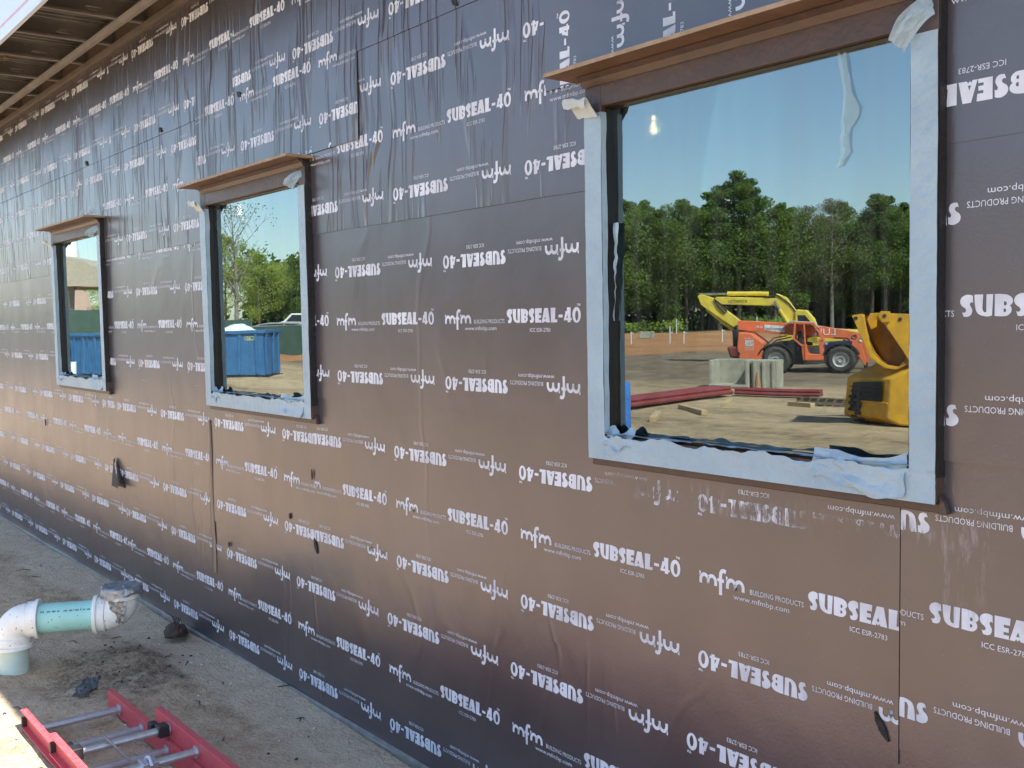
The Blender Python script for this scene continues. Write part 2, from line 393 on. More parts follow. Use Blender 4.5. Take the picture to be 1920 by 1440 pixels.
def sheet(x0, x1, z0, z1, u, wr, lift=0.0, flare=False, rot=None, rows=None, per=PER, wob=.0035, tilt=.0045):
    def yf(x, z):
        y = -(.0012+lift+tilt*max(0, 1-(z-z0)/(z1-z0)))
        y -= .0016*(.5+.5*nz(x*1.3, z*1.7, u*9))
        if flare and z < .03: y -= .014*((.03-z)/.03)**2*(1+.6*nz(x*2.5, 3))
        return y
    mb = MB(); cl = cells_of(x0, x1, z0, z1); grid = {}
    def vid(x, z, edge):
        k = (round(x, 4), round(z, 4))
        if k not in grid:
            zz = z+(wob*nz(x*2.1, u*5)+wob*.6*nz(x*9, u*3) if edge else 0)
            grid[k] = len(mb.v); mb.v.append((x, yf(x, z), zz))
        return grid[k]
    for (a, b, c, d) in cl:
        n = max(1, round((b-a)/.09)); xs = [a+(b-a)*i/n for i in range(n+1)]
        zs = sorted({c, d, *[q for q in (z0+.03, z0+.07, z0+.16, (c+d)/2) if c < q < d]})
        for j in range(len(zs)-1):
            for i in range(n):
                xm = (xs[i]+xs[i+1])/2
                q = [vid(xs[i], zs[j], zs[j] == z0), vid(xs[i+1], zs[j], zs[j] == z0), vid(xs[i+1], zs[j+1], False), vid(xs[i], zs[j+1], False)]
                mb.f.append(tuple(q)); mb.m.append(0)
    # returns round the free edges
    cnt = {}
    for f in mb.f:
        for i in range(4):
            e = (f[i], f[(i+1) % 4]); k = tuple(sorted(e)); cnt[k] = None if k in cnt else e
    for e in list(cnt.values()):
        if e is None: continue
        a, b = e; base = len(mb.v)
        for i in (a, b): x, y, z = mb.v[i]; mb.v.append((x, -.0004-lift*.9, z))
        mb.f.append((b, a, base, base+1)); mb.m.append(2)
    if rot is None:
        for dz, kind in (rows or ((.130, 'inv'), (.330, 'up'), (.585, 'inv'), (.785, 'up'))):
            for part in [cl]:
                part2 = [(a, b, max(c, z0+.003), d) for a, b, c, d in part]
                lay_print(mb, yf, part2, (x0, x1), z0+dz, kind, u if kind == 'up' else u-.006, 1, PER=per)
    else:
        for xc, kind in rot:
            lay_print(mb, yf, cl, (z0, z1), xc, kind, u, 1, True)
    k = 'w' if wr else 's'
    o = mb.build('membrane_sheet', [M['mem_'+k], M['prt_'+k], M['seal_shade']], bld, smooth=True, auto=30)
    return o
# bottom course, then each course lapping over the one below
sheet(XL, -7.097, .0, .86, .545, False, flare=True)
sheet(-7.12, XR, .0, .86, .478, False, flare=True, lift=.0008)
sheet(XL, -7.24, .715, 1.63, .048, False)
sheet(-7.26, -4.33, .712, 1.63, .372, False, lift=.0008)
sheet(-4.36, -1.366, .715, 1.63, -4.465, False, lift=.0016, per=.8225)
sheet(-1.364, XR, .755, 1.63, .014, False, lift=.0004)
sheet(XL, -8.0, 1.470, 2.40, .824, False)
sheet(-8.02, -5.0, 1.468, 2.40, .008, False, lift=.0008)
sheet(-5.02, -1.9, 1.468, 2.40, .110, False, lift=.0016)
sheet(-1.92, XR, 1.468, 2.40, .085, False, lift=.0024)
sheet(XL, -7.9, 2.225, 3.15, .35, True)
sheet(-7.92, -4.9, 2.272, 3.15, .715, True, lift=.0008)
sheet(-4.92, -1.9, 2.212, 3.15, .612, True, lift=.0016)
sheet(-1.92, XR, 2.187, 3.15, .311, False, lift=.0008)
sheet(-5.635, -3.862, 2.575, 3.10, .015, True, lift=.0055, rows=((-.030, 'up'), (.160, 'inv'), (.362, 'up')))
sheet(XL, -7.108, 2.94, 3.585, .48, True)
sheet(-7.13, -5.096, 2.94, 3.585, .10, True, lift=.0008)
sheet(-5.12, XR, 2.94, 3.585, .612, True, lift=.0016)
RB = 2.790-.767
sheet(-2.642, -1.745, 2.551, 3.46, RB, False, lift=.0075, rot=((-2.521, 'up'), (-2.305, 'inv'), (-2.067, 'up'), (-1.850, 'inv')), tilt=.002)
sheet(-1.76, -.85, 2.551, 3.46, RB-.36, False, lift=.0095, rot=((-1.640, 'up'), (-1.425, 'inv'), (-1.19, 'up'), (-.97, 'inv')), tilt=.002)
mb = MB(); nb = 150
for i in range(nb):
    xa_, xb_ = XL+(XR-XL)*i/nb, XL+(XR-XL)*(i+1)/nb; f = lambda x: (-.021-.005*nz(x*2, 1), .006+.005*nz(x*3, 5))
    (ya, za), (yb_, zb) = f(xa_), f(xb_)
    mb.add([(xa_, -.016, .020), (xb_, -.016, .020), (xb_, yb_, zb), (xa_, ya, za), (xa_, ya, za-.02), (xb_, yb_, zb-.02)], [(3, 2, 1, 0), (4, 5, 2, 3)])
mb.build('base_strip', simple('base_strip_metal', (.24, .24, .23), (.13, .13, .125), rough=.5, scale=12), bld)
# dabs of black mastic and small torn flaps along the seams
def dab(x, z, l, wd, a, p=.010):
    wd *= .55
    mb = MB(); n_ = 7; mb.prism([(l*k/n_, wd*(.15+math.sin(math.pi*k/n_)*.8)*(1+.3*nz(k*1.7, x))) for k in range(n_+1)]+[(l*k/n_, -wd*(.1+math.sin(math.pi*k/n_)*.6)) for k in range(n_, -1, -1)],
             (x, -.0095, z), (math.cos(a), 0, math.sin(a)), (-math.sin(a), 0, math.cos(a)), (0, -1, 0), 0, .004)
    return mb.build('mastic_dab', M['seal_shade'], bld)
for q in ((-5.02, 2.96, .055, .03, 2.6), (-6.15, 2.955, .055, .03, 2.6), (-7.62, 2.95, .06, .035, 2.7), (-8.6, 2.22, .06, .03, 2.0), (-3.13, 2.95, .05, .028, 2.3),
          (-4.345, .735, .075, .028, 1.95), (-1.39, .765, .075, .022, 2.1), (-4.62, .86, .03, .02, 1.5), (-9.05, 1.01, .06, .025, 1.9), (-5.38, .60, .03, .02, 1.2), (-4.375, 1.08, .05, .012, 1.57)): dab(*q)
mb = MB(); mb.grid(lambda a, b: (-5.600+.012*nz(b*3, 1)+.050*(a-.5)*(1.2-b*.5), -.0085-.009*math.sin(a*math.pi)*(.6+.4*nz(b*6, 2)), .42+.86*b), 6, 30); mb.build('membrane_fold', M['mem_s'], bld, smooth=True)
mb = MB(); mb.add([(-7.275, -.012, .915), (-7.262, -.05, .725), (-7.07, -.065, .728), (-7.10, -.055, .75), (-7.26, -.03, .90)], [(0, 1, 2, 3, 4)])
mb.add([(-7.275, -.009, .915), (-7.262, -.012, .720), (-7.09, -.012, .722)], [(0, 1, 2)])
o = mb.build('torn_flap', M['seal_shade'], bld); o['label'] = 'triangular flap torn loose from the membrane'

# windows: casing wrapped in brown flashing, bronze frame, pane, blue tape, plywood drip board
YG = .004
def crumple(mb, fn, nu, nv, amp, seed, sc=18, mi=0):
    def g(a, b):
        p_ = Vector(fn(a, b)); k = amp
        return p_+Vector((k*.4*nz(a*sc, b*sc*.7, seed), -abs(k*nz(a*sc*1.1+5, b*sc*.6, seed+4)), k*.6*nz(a*sc*.9, b*sc*.5, seed+9)))
    mb.grid(g, nu, nv, mi)
def window(x0, x1, idx):
    YF = -.040; t_l, t_r, t_b = .072, .064, .074
    cas = MB()
    cas.box(x0, x0+t_l-.003, YF+.003, .04, WZ0, WHEAD-.001); cas.box(x1-t_r+.003, x1, YF+.003, .04, WZ0, WHEAD-.001)
    cas.box(x0+t_l-.003, x1-t_r+.003, YF+.003, .04, WZ0, WZ0+t_b-.003); cas.box(x0+t_l-.003, x1-t_r+.003, YF+.003, .04, WZ1, WHEAD-.001)
    # smeared flashing fillet where the casing meets the wall
    cas.prism([(0, 0), (.022, 0), (.012, .03), (0, .045)], (x1, -.006, WZ0-.025), (1, 0, 0), (0, 0, 1), (0, -1, 0), 0, .02)
    cas.box(x0-.006, x1+.004, -.022, -.006, WZ0-.024, WZ0-.001)
    root = cas.build('window', M['flash'], bld, bevel=.003)
    sd = MB(); sd.box(x1+.0005, x1+.0035, YF+.004, -.004, WZ0+.06, WHEAD-.004); sd.build('casing_side_shade', M['seal_shade'], root)  # added black strip: shade on the casing's right side put into colour
    root['label'] = ['wide nearest window with tape strip hanging on its pane', 'middle window reflecting a dumpster', 'farthest window reflecting a pavilion roof'][idx]
    ix0, ix1, iz0 = x0+t_l, x1-t_r, WZ0+t_b
    fr_ = MB()
    fr_.box(ix0-.02, ix0+.004, -.018, .06, iz0-.02, WZ1+.02); fr_.box(ix1-.004, ix1+.02, -.018, .06, iz0-.02, WZ1+.02)
    fr_.box(ix0+.004, ix1-.004, -.018, .06, iz0-.02, iz0+.004); fr_.box(ix0+.004, ix1-.004, -.018, .06, WZ1-.004, WZ1+.02)
    fr_.build('frame', M['frame'], root)
    pn = MB(); pn.box(ix0+.004, ix1-.004, YG, YG+.006, iz0+.004, WZ1-.004); pn.build('pane', M['glass'], root)
    # tape on the jambs: front face and the return into the reveal
    n = 40
    for xa, xb, sgn, xr in ((x0-.001, ix0+.001, 1, ix0), (ix1-.001, x1+.001, -1, ix1)):
        tp = MB()
        tp.grid(lambda a, b, xa=xa, xb=xb: (xa+(xb-xa)*a+.0022*nz(b*7, xa, a*2)+.0012*nz(b*31, xa, a*3), YF-.0012-.0014*(.5+.5*nz(a*3, b*22, xa)), WZ0+(2.437-WZ0)*b), 3, n)
        def ret(a, b, xr=xr, sgn=sgn):
            dep = .021+.003*nz(b*14, xr*3)+.012*max(0, nz(b*3, xr)-.25); cur = .004*max(0, nz(b*6+2, xr*2))*a
            return (xr+sgn*(.0022+cur), YF-.001+dep*a, iz0+.01+(2.437-iz0-.01)*b)
        tp.grid(ret, 3, n)
        tp.build('jamb_tape', M['tape'], root, smooth=True)
    tp = MB(); nn = 90
    def bot(a, b):
        x = x0-.001+(x1-x0+.002)*a; ed = min(1, max(0, (b-.45)/.55)); rough_ = .5+.5*nz(x*5.1, idx*7.0)
        z = WZ0-.001+t_b*b+ed*.020*nz(x*8.3, 4+idx)+ed*.010*nz(x*29, 2+idx)
        y = YF-.0015-ed*(.016*rough_*abs(nz(x*16, b*3, idx))+.004*nz(x*41, b*6))
        return (x, y, z)
    tp.grid(bot, nn, 9)
    def sill(a, b):
        x = ix0+(ix1-ix0)*a; y = YF-.004+.030*b*(1+.3*nz(x*6, 8+idx)); return (x, y, iz0-.002+.016*abs(nz(x*13, b*3, 5+idx))*(1-b)+.007+.012*nz(x*7, 1+idx)*b)
    tp.grid(sill, nn, 4)
    tp.build('sill_tape', M['tape'], root, smooth=True, auto=50)
    # loose curled tape ends
    fl = MB()
    crumple(fl, lambda a, b: (x0-.030+.10*a-.02*b, YF-.004-.045*math.sin(b*2.2), 2.437-.005+.055*math.sin(b*2.6)-.012*a), 10, 10, .012, 3+idx, 5)
    fl.build('curled_tape_end', M['tape_back'], root, smooth=True)
    fl = MB(); kq = .74 if idx == 0 else .5
    crumple(fl, lambda a, b: (x1-.004-.085*kq*b-.01*a, YF-.006-.05*math.sin(b*2.0)*(.4+a), 2.470-.10*kq*b**1.2+.06*kq*a-.02*a*b), 10, 12, .010, 8+idx, 5)
    fl.build('curled_tape_end', M['tape'], root, smooth=True)
    fl = MB()   # crumpled wads of tape at the bottom corners
    crumple(fl, lambda a, b: (ix0-.004+.12*a, YF-.006+.03*b, iz0-.035+.055*b+.012*math.sin(a*9)), 16, 8, .014, 12+idx, 5)
    fl.build('tape_wad', M['tape'], root, smooth=True)
    fl = MB()
    crumple(fl, lambda a, b: (ix1-.27+.26*a, YF-.006+.02*b, iz0-.060+.075*b+.015*math.sin(a*5+1)+.03*a*a*b), 22, 9, .018, 21+idx, 4)
    fl.build('tape_wad', M['tape'], root, smooth=True)
    # head flashing face and plywood drip board
    xa = (-2.490, -5.575, -8.54)[idx]; xb = (-1.225, -4.262, -7.28)[idx]
    db = MB(); nb = 30; yb = -.150
    for i in range(nb):
        a0, a1 = i/nb, (i+1)/nb; X0, X1 = xa+(xb-xa)*a0, xa+(xb-xa)*a1
        z0_, z1_ = [2.551+.003*nz(q*3, idx) for q in (X0, X1)]
        vs = [(X0, -.008, WHEAD+.002), (X1, -.008, WHEAD+.002), (X1, yb, z1_), (X0, yb, z0_), (X0, -.008, WHEAD+.014), (X1, -.008, WHEAD+.014), (X1, yb, z1_+.012), (X0, yb, z0_+.012)]
        db.add(vs, [(0, 1, 2, 3), (7, 6, 5, 4)], 0); db.add(vs, [(3, 2, 6, 7)], 1)
        if i == 0: db.add(vs, [(0, 3, 7, 4)], 1)
        if i == nb-1: db.add(vs, [(2, 1, 5, 6)], 1)
    db.build('drip_board', [M['ply_f'], M['ply']], root)
    cv = MB(); cv.prism([(0, 0), (-.030, .0), (-.012, -.012), (0, -.03)], (xa+.06, YF-.001, WHEAD), (0, 1, 0), (0, 0, 1), (1, 0, 0), 0, (x1-xa)-.06)
    cv.build('head_flashing', M['flash'], root)
    return root
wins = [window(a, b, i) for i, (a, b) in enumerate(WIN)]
# strip of tape dangling on the nearest pane
mb = MB()
path = [(-1.530, 2.447, .022), (-1.522, 2.40, .020), (-1.512, 2.345, .022), (-1.504, 2.31, .042), (-1.508, 2.285, .044), (-1.517, 2.262, .022), (-1.522, 2.235, .022), (-1.517, 2.21, .022), (-1.524, 2.19, .018), (-1.538, 2.172, .014)]
def dang(a, b):
    f = a*(len(path)-1); i = min(int(f), len(path)-2); s = f-i
    x, z, wd = [path[i][k]+(path[i+1][k]-path[i][k])*s for k in range(3)]
    return (x+wd*(b-.5)*1.15, -.0012-.008*abs(nz(a*7, b*2, 3)), z+.012*nz(b*3, a*6))
m_, t, p = mat('thin_tape'); p.inputs['Base Color'].default_value = (.40, .55, .56, 1); p.inputs['Alpha'].default_value = .36; p.inputs['Roughness'].default_value = .5; M['thin'] = m_
mb.grid(dang, 44, 4); mb.build('hanging_tape_strip', M['thin'], wins[0], smooth=True, auto=60)
mb = MB(); mb.grid(lambda a, b: (-2.338+.026*b*(1-a)+.012*abs(nz(a*7, 2)), -.004-.012*abs(nz(a*6, b*2, 7))-.004*b, 2.10-.30*a), 20, 3)
mb.build('peeling_tape', M['tape'], wins[0], smooth=True, auto=60)

# eave: brown angle, channel joists with holes, furring channel, deck, fascia
mb = MB(); mb.box(XL, XR, -.030, -.001, ZTOP-.005, ZTOP+.028); mb.build('eave_trim', M['trim'], bld)
YE = -.655
def joist(x):
    mb = MB(); z0, z1 = ZTOP+.030, ZTOP+.125
    hole = [(.30, .078, .055, .020)]
    # web with a slotted knockout: built as a ring of quads round the hole
    y0, y1 = YE+.02, -.002; hc = -.30; hr = (.050, .014); nh = 20
    outer = []
    for k in range(nh):
        a = 2*math.pi*k/nh; cx_, cz_ = math.cos(a), math.sin(a)
        s = 1/max(abs(cx_), abs(cz_)); outer.append((hc+.09*cx_*s, z0+.0475+.0465*cz_*s))
    inner = [(hc+hr[0]*math.copysign(abs(math.cos(2*math.pi*k/nh))**.7, math.cos(2*math.pi*k/nh)), z0+.0475+hr[1]*math.sin(2*math.pi*k/nh)) for k in range(nh)]
    for dx in (0, .0015):
        v = [(x+dx, a, b) for a, b in outer]+[(x+dx, a, b) for a, b in inner]
        mb.add(v, [(k, (k+1) % nh, nh+(k+1) % nh, nh+k) for k in range(nh)])
        mb.add([(x+dx, y0, z0), (x+dx, hc-.09, z0), (x+dx, hc-.09, z1), (x+dx, y0, z1)], [(0, 1, 2, 3)])
        mb.add([(x+dx, hc+.09, z0), (x+dx, y1, z0), (x+dx, y1, z1), (x+dx, hc+.09, z1)], [(0, 1, 2, 3)])
    mb.box(x+.0015, x+.042, y0, y1, z0, z0+.002); mb.box(x+.0015, x+.042, y0, y1, z1-.002, z1)
    mb.box(x+.040, x+.042, y0, y1, z0+.002, z0+.014); mb.box(x+.040, x+.042, y0, y1, z1-.014, z1-.002)
    return mb
j0 = None
for k in range(-12, 14):
    x = -6.394+.608*k
    if x < -16 or x > 0: continue
    if j0 is None: j0 = joist(0).build('soffit_joist', M['galv'], bld); j0.location.x = x
    else:
        o = j0.copy(); COL.objects.link(o); o.location.x = x
mb = MB(); yc = -.150
mb.prism([(-.032, .028), (-.032, .026), (-.018, .026), (-.012, 0), (.012, 0), (.018, .026), (.032, .026), (.032, .028)], (XL, yc, ZTOP+.001), (0, 1, 0), (0, 0, 1), (1, 0, 0), 0, XR-XL)
mb.build('furring_channel', M['deck'], bld)
mb = MB(); xs = np.arange(XL, XR, .08)
for x in xs:
    mb.prism([(0, 0), (.025, .0), (.032, .028), (.073, .028), (.08, 0), (.08, .004), (.076, .034), (.029, .034), (.022, .004), (0, .004)], (x, YE+.004, ZTOP+.26), (1, 0, 0), (0, 0, 1), (0, 1, 0), 0, 1.4)
mb.build('roof_deck', M['deck'], bld)
mb = MB(); mb.box(XL, XR, YE+.01, 9.0, ZTOP+.36, ZTOP+.42); mb.box(XL, XR, YE+.03, YE+.05, ZTOP+.03, ZTOP+.36); mb.build('roof', M['deck'], bld)
mb = MB(); mb.box(XL, XR, YE-.002, YE+.008, ZTOP-.004, ZTOP+.43, 0); mb.box(XL, XR, YE-.004, YE-.002, ZTOP+.060, ZTOP+.075, 1); mb.box(XL, XR, YE-.002, YE+.022, ZTOP-.010, ZTOP-.004, 0)
mb.build('fascia', [M['fascia'], M['pink']], bld)
# insulation clips seen as rusty dots under the deck
for x, y in ((-6.9, -.33), (-7.6, -.36), (-6.2, -.34), (-8.4, -.33)):
    mb = MB(); mb.lathe([(.0, 0), (.016, .004), (.019, .02), (.010, .03), (0, .032)], (x, y, ZTOP+.19), (0, 0, 1), 10); mb.build('rust_clip', simple('rust', (.45, .2, .05), rough=.8) if 'rust' not in bpy.data.materials else bpy.data.materials['rust'], bld)
# dark room behind the glass
mb = MB()
x0, x1, y0, y1, z0, z1 = XL, XR, .11, 8.8, .05, 3.5
v = [(x0,y0,z0),(x1,y0,z0),(x1,y1,z0),(x0,y1,z0),(x0,y0,z1),(x1,y0,z1),(x1,y1,z1),(x0,y1,z1)]
mb.add(v, [(0,1,2,3),(7,6,5,4),(1,5,6,2),(2,6,7,3),(3,7,4,0)])
mb.build('interior', M['room'], bld)
# caged work lamps hanging inside
bm_, t, p = mat('lit_bulb'); p.inputs['Emission Color'].default_value = (1, .72, .36, 1); p.inputs['Emission Strength'].default_value = 60; M['bulb'] = bm_
M['cage'] = simple('yellow_cage', (.75, .62, .25), rough=.4); M['cord'] = simple('black_cord', (.015, .015, .015), rough=.6)
bpy.data.materials['yellow_cage'].node_tree.nodes['Principled BSDF'].inputs['Emission Color'].default_value = (0, 0, 0, 1)
def lamp(x, y, z, label):
    r = empty('work_lamp', (x, y, z)); tag(r, label, 'lamp', 'caged work lamps inside the building')
    b = MB(); b.lathe([(0, -.026), (.011, -.024), (.017, -.013), (.018, -.002), (.014, .012), (.010, .03), (.010, .06)], (0, 0, 0), (0, 0, 1), 16); b.build('bulb', M['bulb'], r, smooth=True)
    c = MB()
    for k in range(6):
        a = math.pi*2*k/6; c.tube([(math.cos(a)*.02, math.sin(a)*.02, .07), (math.cos(a)*.036, math.sin(a)*.036, .03), (math.cos(a)*.038, math.sin(a)*.038, -.03), (math.cos(a)*.02, math.sin(a)*.02, -.06), (0, 0, -.065)], .0022, 5)
    for zz, rr in ((.03, .036), (-.03, .038)):
        c.tube([(rr*math.cos(a), rr*math.sin(a), zz) for a in np.linspace(0, 2*math.pi, 17)], .003, 5)
    c.build('cage', M['cage'], r)
    d = MB(); d.tube([(0, 0, .06), (0, 0, .12), (.01, 0, 3.44-z)], [.02, .012, .005], 8); d.build('cord', M['cord'], r)
    return r
lamp(-3.137, 1.0, 2.604, 'lit bulb in a wire cage seen through the nearest window')
lamp(-7.375, 1.0, 2.643, 'lit bulb in a wire cage seen through the middle window')

# ------------------------------------------------------------------ ground
def smst(a, b, v):
    s = min(1, max(0, (v-a)/(b-a))); return s*s*(3-2*s)
def depth_w(x, y): return -.786*x-.618*(y-2.34)      # distance along the open side of the site
def ground_z(x, y):
    wv = depth_w(x, y); z = -.35*smst(-3.5, -10, y)
    if y < -3: z += .75*smst(64, 90, wv)*smst(-20, -35, y) + smst(26, 40, wv)*(.16*nz(x*.35, y*.35, 6)+.25*smst(44, 50, wv)*smst(66, 58, wv)*abs(nz(x*.6, y*.6, 7)))
    if y > -38: z += .95*smst(60, 66, wv)*smst(-37, -33, y)
    far = smst(9, 30, abs(y)+abs(x+3)*.4)
    z += .035*(1-.2*far)*nz(x*.7+4, y*.7)+.05*far*nz(x*.35, y*.35, 2)
    if y > -3.2 and -12 < x < 2:
        k = smst(-.02, -.5, y); z += .012*nz(x*4, y*4, 1)*(.4+.6*k)
        hp = math.exp(-((x+5.55)**2/.16+(y+.50)**2/.045)); z += .055*hp
        rough_ = max(smst(.05, .4, nz(x*1.1+7, y*1.4+3))*k*.7, min(1, hp*1.6))*smst(-.22, -.40, y)
        z += rough_*(.034*abs(nz(x*9, y*14, 3))+.018*nz(x*22, y*30, 5)) + .0035*nz(x*28, y*28, 8)
        z += .012*max(0, 1-abs(y+.03)/.09)*(.2+.8*abs(nz(x*3, 9)))     # sand banked against the wall foot
        z = min(z, .20)
    return z-.008
xs = np.concatenate([-np.geomspace(400, 9, 110)[:-1], np.arange(-9, -2.6, .024), np.linspace(-2.6, 20, 60), np.geomspace(20, 400, 25)[1:]])
ys = np.concatenate([-np.geomspace(400, 2.6, 150)[:-1], np.arange(-2.6, .02, .024), [.1, 3, 9, 30, 100, 400]])
mb = MB(); nx = len(xs)
mb.v = [(float(x), float(y), ground_z(float(x), float(y)) if y < .02 else -.06) for y in ys for x in xs]
mb.f = [(j*nx+i, j*nx+i+1, (j+1)*nx+i+1, (j+1)*nx+i) for j in range(len(ys)-1) for i in range(nx-1)]; mb.m = [0]*len(mb.f)
gm, t, p = mat('site_dirt'); tc = N(t, 'ShaderNodeTexCoord')
def gn(sc, det=6, rg=.6, mp=None):
    n = N(t, 'ShaderNodeTexNoise', Scale=sc, Detail=det, Roughness=rg); t.links.new(mp or tc.outputs['Object'], n.inputs[0]); return n.outputs[0]
n1, n2, n3 = gn(1.1), gn(9.0, 8, .65), gn(60.0, 4)
mixn = mth(t, 'ADD', mth(t, 'ADD', mth(t, 'MULTIPLY', n1, .36), mth(t, 'MULTIPLY', n2, .4)), mth(t, 'MULTIPLY', n3, .24))
near = ramp(t, mixn, [(.36, (.25, .165, .10)), (.47, (.51, .365, .235)), (.60, (.69, .535, .37))])
track = ramp(t, mth(t, 'ADD', mth(t, 'MULTIPLY', gn(.30, 9, .72, mapped(t, tc, (.5, 1.6, 1), (0,0,0), (0,0,.5))), .6), mth(t, 'MULTIPLY', gn(2.2, 9, .75), .4)), [(.36, (.15, .105, .065)), (.46, (.42, .30, .18)), (.55, (.58, .42, .26)), (.68, (.66, .51, .33))])
dark = ramp(t, gn(.9, 8, .7), [(.35, (.06, .046, .036)), (.65, (.24, .185, .135))])
red = ramp(t, gn(.22, 6, .6), [(.35, (.36, .165, .075)), (.65, (.50, .26, .13))])
sx = N(t, 'ShaderNodeSeparateXYZ'); t.links.new(tc.outputs['Object'], sx.inputs[0])
wv = mth(t, 'ADD', mth(t, 'MULTIPLY', sx.outputs[0], -.786), mth(t, 'MULTIPLY', mth(t, 'SUBTRACT', sx.outputs[1], 2.34), -.618))
wv = mth(t, 'ADD', wv, mth(t, 'MULTIPLY', mth(t, 'SUBTRACT', gn(.12, 3), .5), 9.0))
yy = mth(t, 'ADD', sx.outputs[1], mth(t, 'MULTIPLY', mth(t, 'SUBTRACT', gn(.5, 3), .5), 2.0))
def mixc(f, a, b):
    n = N(t, 'ShaderNodeMix', data_type='RGBA'); t.links.new(f, n.inputs[0]); t.links.new(a, n.inputs[6]); t.links.new(b, n.inputs[7]); return n.outputs[2]
side = sstep(t, sx.outputs[1], -19.0, -25.0)
vd_ = t.nodes.new('ShaderNodeVectorMath'); vd_.operation = 'DISTANCE'; t.links.new(tc.outputs['Object'], vd_.inputs[0]); vd_.inputs[1].default_value = (-5.5, -.5, .05)
loose = ramp(t, mth(t, 'ADD', mth(t, 'MULTIPLY', gn(30.0, 6, .75), .6), mth(t, 'MULTIPLY', n2, .4)), [(.38, (.08, .055, .038)), (.50, (.28, .205, .14)), (.62, (.46, .355, .25))])
pack = ramp(t, mth(t, 'ADD', mth(t, 'MULTIPLY', n2, .6), mth(t, 'MULTIPLY', n3, .4)), [(.36, (.52, .40, .275)), (.62, (.67, .54, .39))])
c = mixc(mth(t, 'MULTIPLY', sstep(t, mth(t, 'ADD', vd_.outputs['Value'], mth(t, 'MULTIPLY', n2, .35)), .75, .45), .9), near.outputs[0], loose.outputs[0])
c = mixc(mth(t, 'MULTIPLY', sstep(t, mth(t, 'ADD', sx.outputs[1], mth(t, 'MULTIPLY', mth(t, 'SUBTRACT', n1, .5), .35)), -.40, -.30), .85), c, pack.outputs[0])
c = mixc(sstep(t, yy, -2.4, -4.5), c, track.outputs[0])
c = mixc(mth(t, 'MULTIPLY', mth(t, 'MULTIPLY', sstep(t, wv, 29, 33), side), .75), c, dark.outputs[0])
c = mixc(mth(t, 'MULTIPLY', sstep(t, wv, 56, 60), side), c, red.outputs[0])
grs = ramp(t, gn(.5, 5), [(.4, (.035, .05, .015)), (.6, (.08, .11, .03))])
c = mixc(mth(t, 'MULTIPLY', sstep(t, wv, 88, 91), side), c, grs.outputs[0])
# small dark bits lying in the sand
vo = N(t, 'ShaderNodeTexVoronoi', Scale=22.0); t.links.new(tc.outputs['Object'], vo.inputs[0])
bits = mth(t, 'MULTIPLY', sstep(t, vo.outputs['Distance'], .13, .06), sstep(t, n1, .45, .6))
bk = N(t, 'ShaderNodeRGB'); bk.outputs[0].default_value = (.06, .045, .035, 1); c = mixc(mth(t, 'MULTIPLY', bits, .75), c, bk.outputs[0])
t.links.new(c, p.inputs['Base Color']); p.inputs['Roughness'].default_value = .95; p.inputs['Specular IOR Level'].default_value = .2
h = mth(t, 'ADD', mth(t, 'ADD', mth(t, 'MULTIPLY', mth(t, 'MULTIPLY', gn(1.6, 8, .72), .30), sstep(t, yy, -5, -11)), mth(t, 'MULTIPLY', n2, .045)), mth(t, 'MULTIPLY', n3, .022)); b = N(t, 'ShaderNodeBump', Strength=.9, Distance=1.0); t.links.new(h, b.inputs['Height']); t.links.new(b.outputs[0], p.inputs['Normal'])
tag(mb.build('ground', gm, smooth=True, auto=0), kind='structure')

# ------------------------------------------------------------------ drain pipe stub
M['pvc'] = simple('white_pvc', (.86, .85, .80), (.74, .72, .66), rough=.42, scale=18, detail=8)
M['teal'] = simple('teal_pipe', (.36, .68, .62), (.32, .62, .56), rough=.4, scale=7)
M['pale'] = simple('pale_green_pipe', (.58, .70, .62), (.48, .58, .50), rough=.45, scale=9)
M['duct'] = simple('duct_tape', (.36, .37, .38), (.22, .23, .24), rough=.32, metal=.5, scale=20, bump=.5, bscale=40)
M['ink'] = simple('dark_print', (.05, .09, .09), rough=.6)
def speckle(nm, base):
    t = M[nm].node_tree; p = t.nodes['Principled BSDF']; src = p.inputs['Base Color'].links[0].from_socket
    tc = N(t, 'ShaderNodeTexCoord'); vo = N(t, 'ShaderNodeTexVoronoi', Scale=34.0); t.links.new(tc.outputs['Object'], vo.inputs[0])
    n = N(t, 'ShaderNodeMix', data_type='RGBA'); t.links.new(mth(t, 'MULTIPLY', sstep(t, vo.outputs['Distance'], .16, .08), .8), n.inputs[0]); t.links.new(src, n.inputs[6]); n.inputs[7].default_value = (.10, .08, .06, 1)
    t.links.new(n.outputs[2], p.inputs['Base Color'])
for q in ('pvc', 'teal'): speckle(q, None)
A = Vector((-5.93, -1.0, .265)); B = Vector((-5.675, -.50, .265)); ud = (B-A).normalized()
pipe = empty('drain_pipe', (A.x, A.y, 0)); tag(pipe, 'teal sewer pipe between two white elbows rising out of the sand by the wall', 'pipe')
def wp(mb, name, mt, **k):
    mb.v = [(x-A.x, y-A.y, z) for x, y, z in mb.v]; return mb.build(name, mt, pipe, smooth=True, **k)
R_ = .078
mb = MB(); mb.lathe([(R_, 0), (R_, (B-A).length-.18)], A+ud*.09, ud, 32); tpipe = wp(mb, 'pipe_run', M['teal'])
mb = MB()
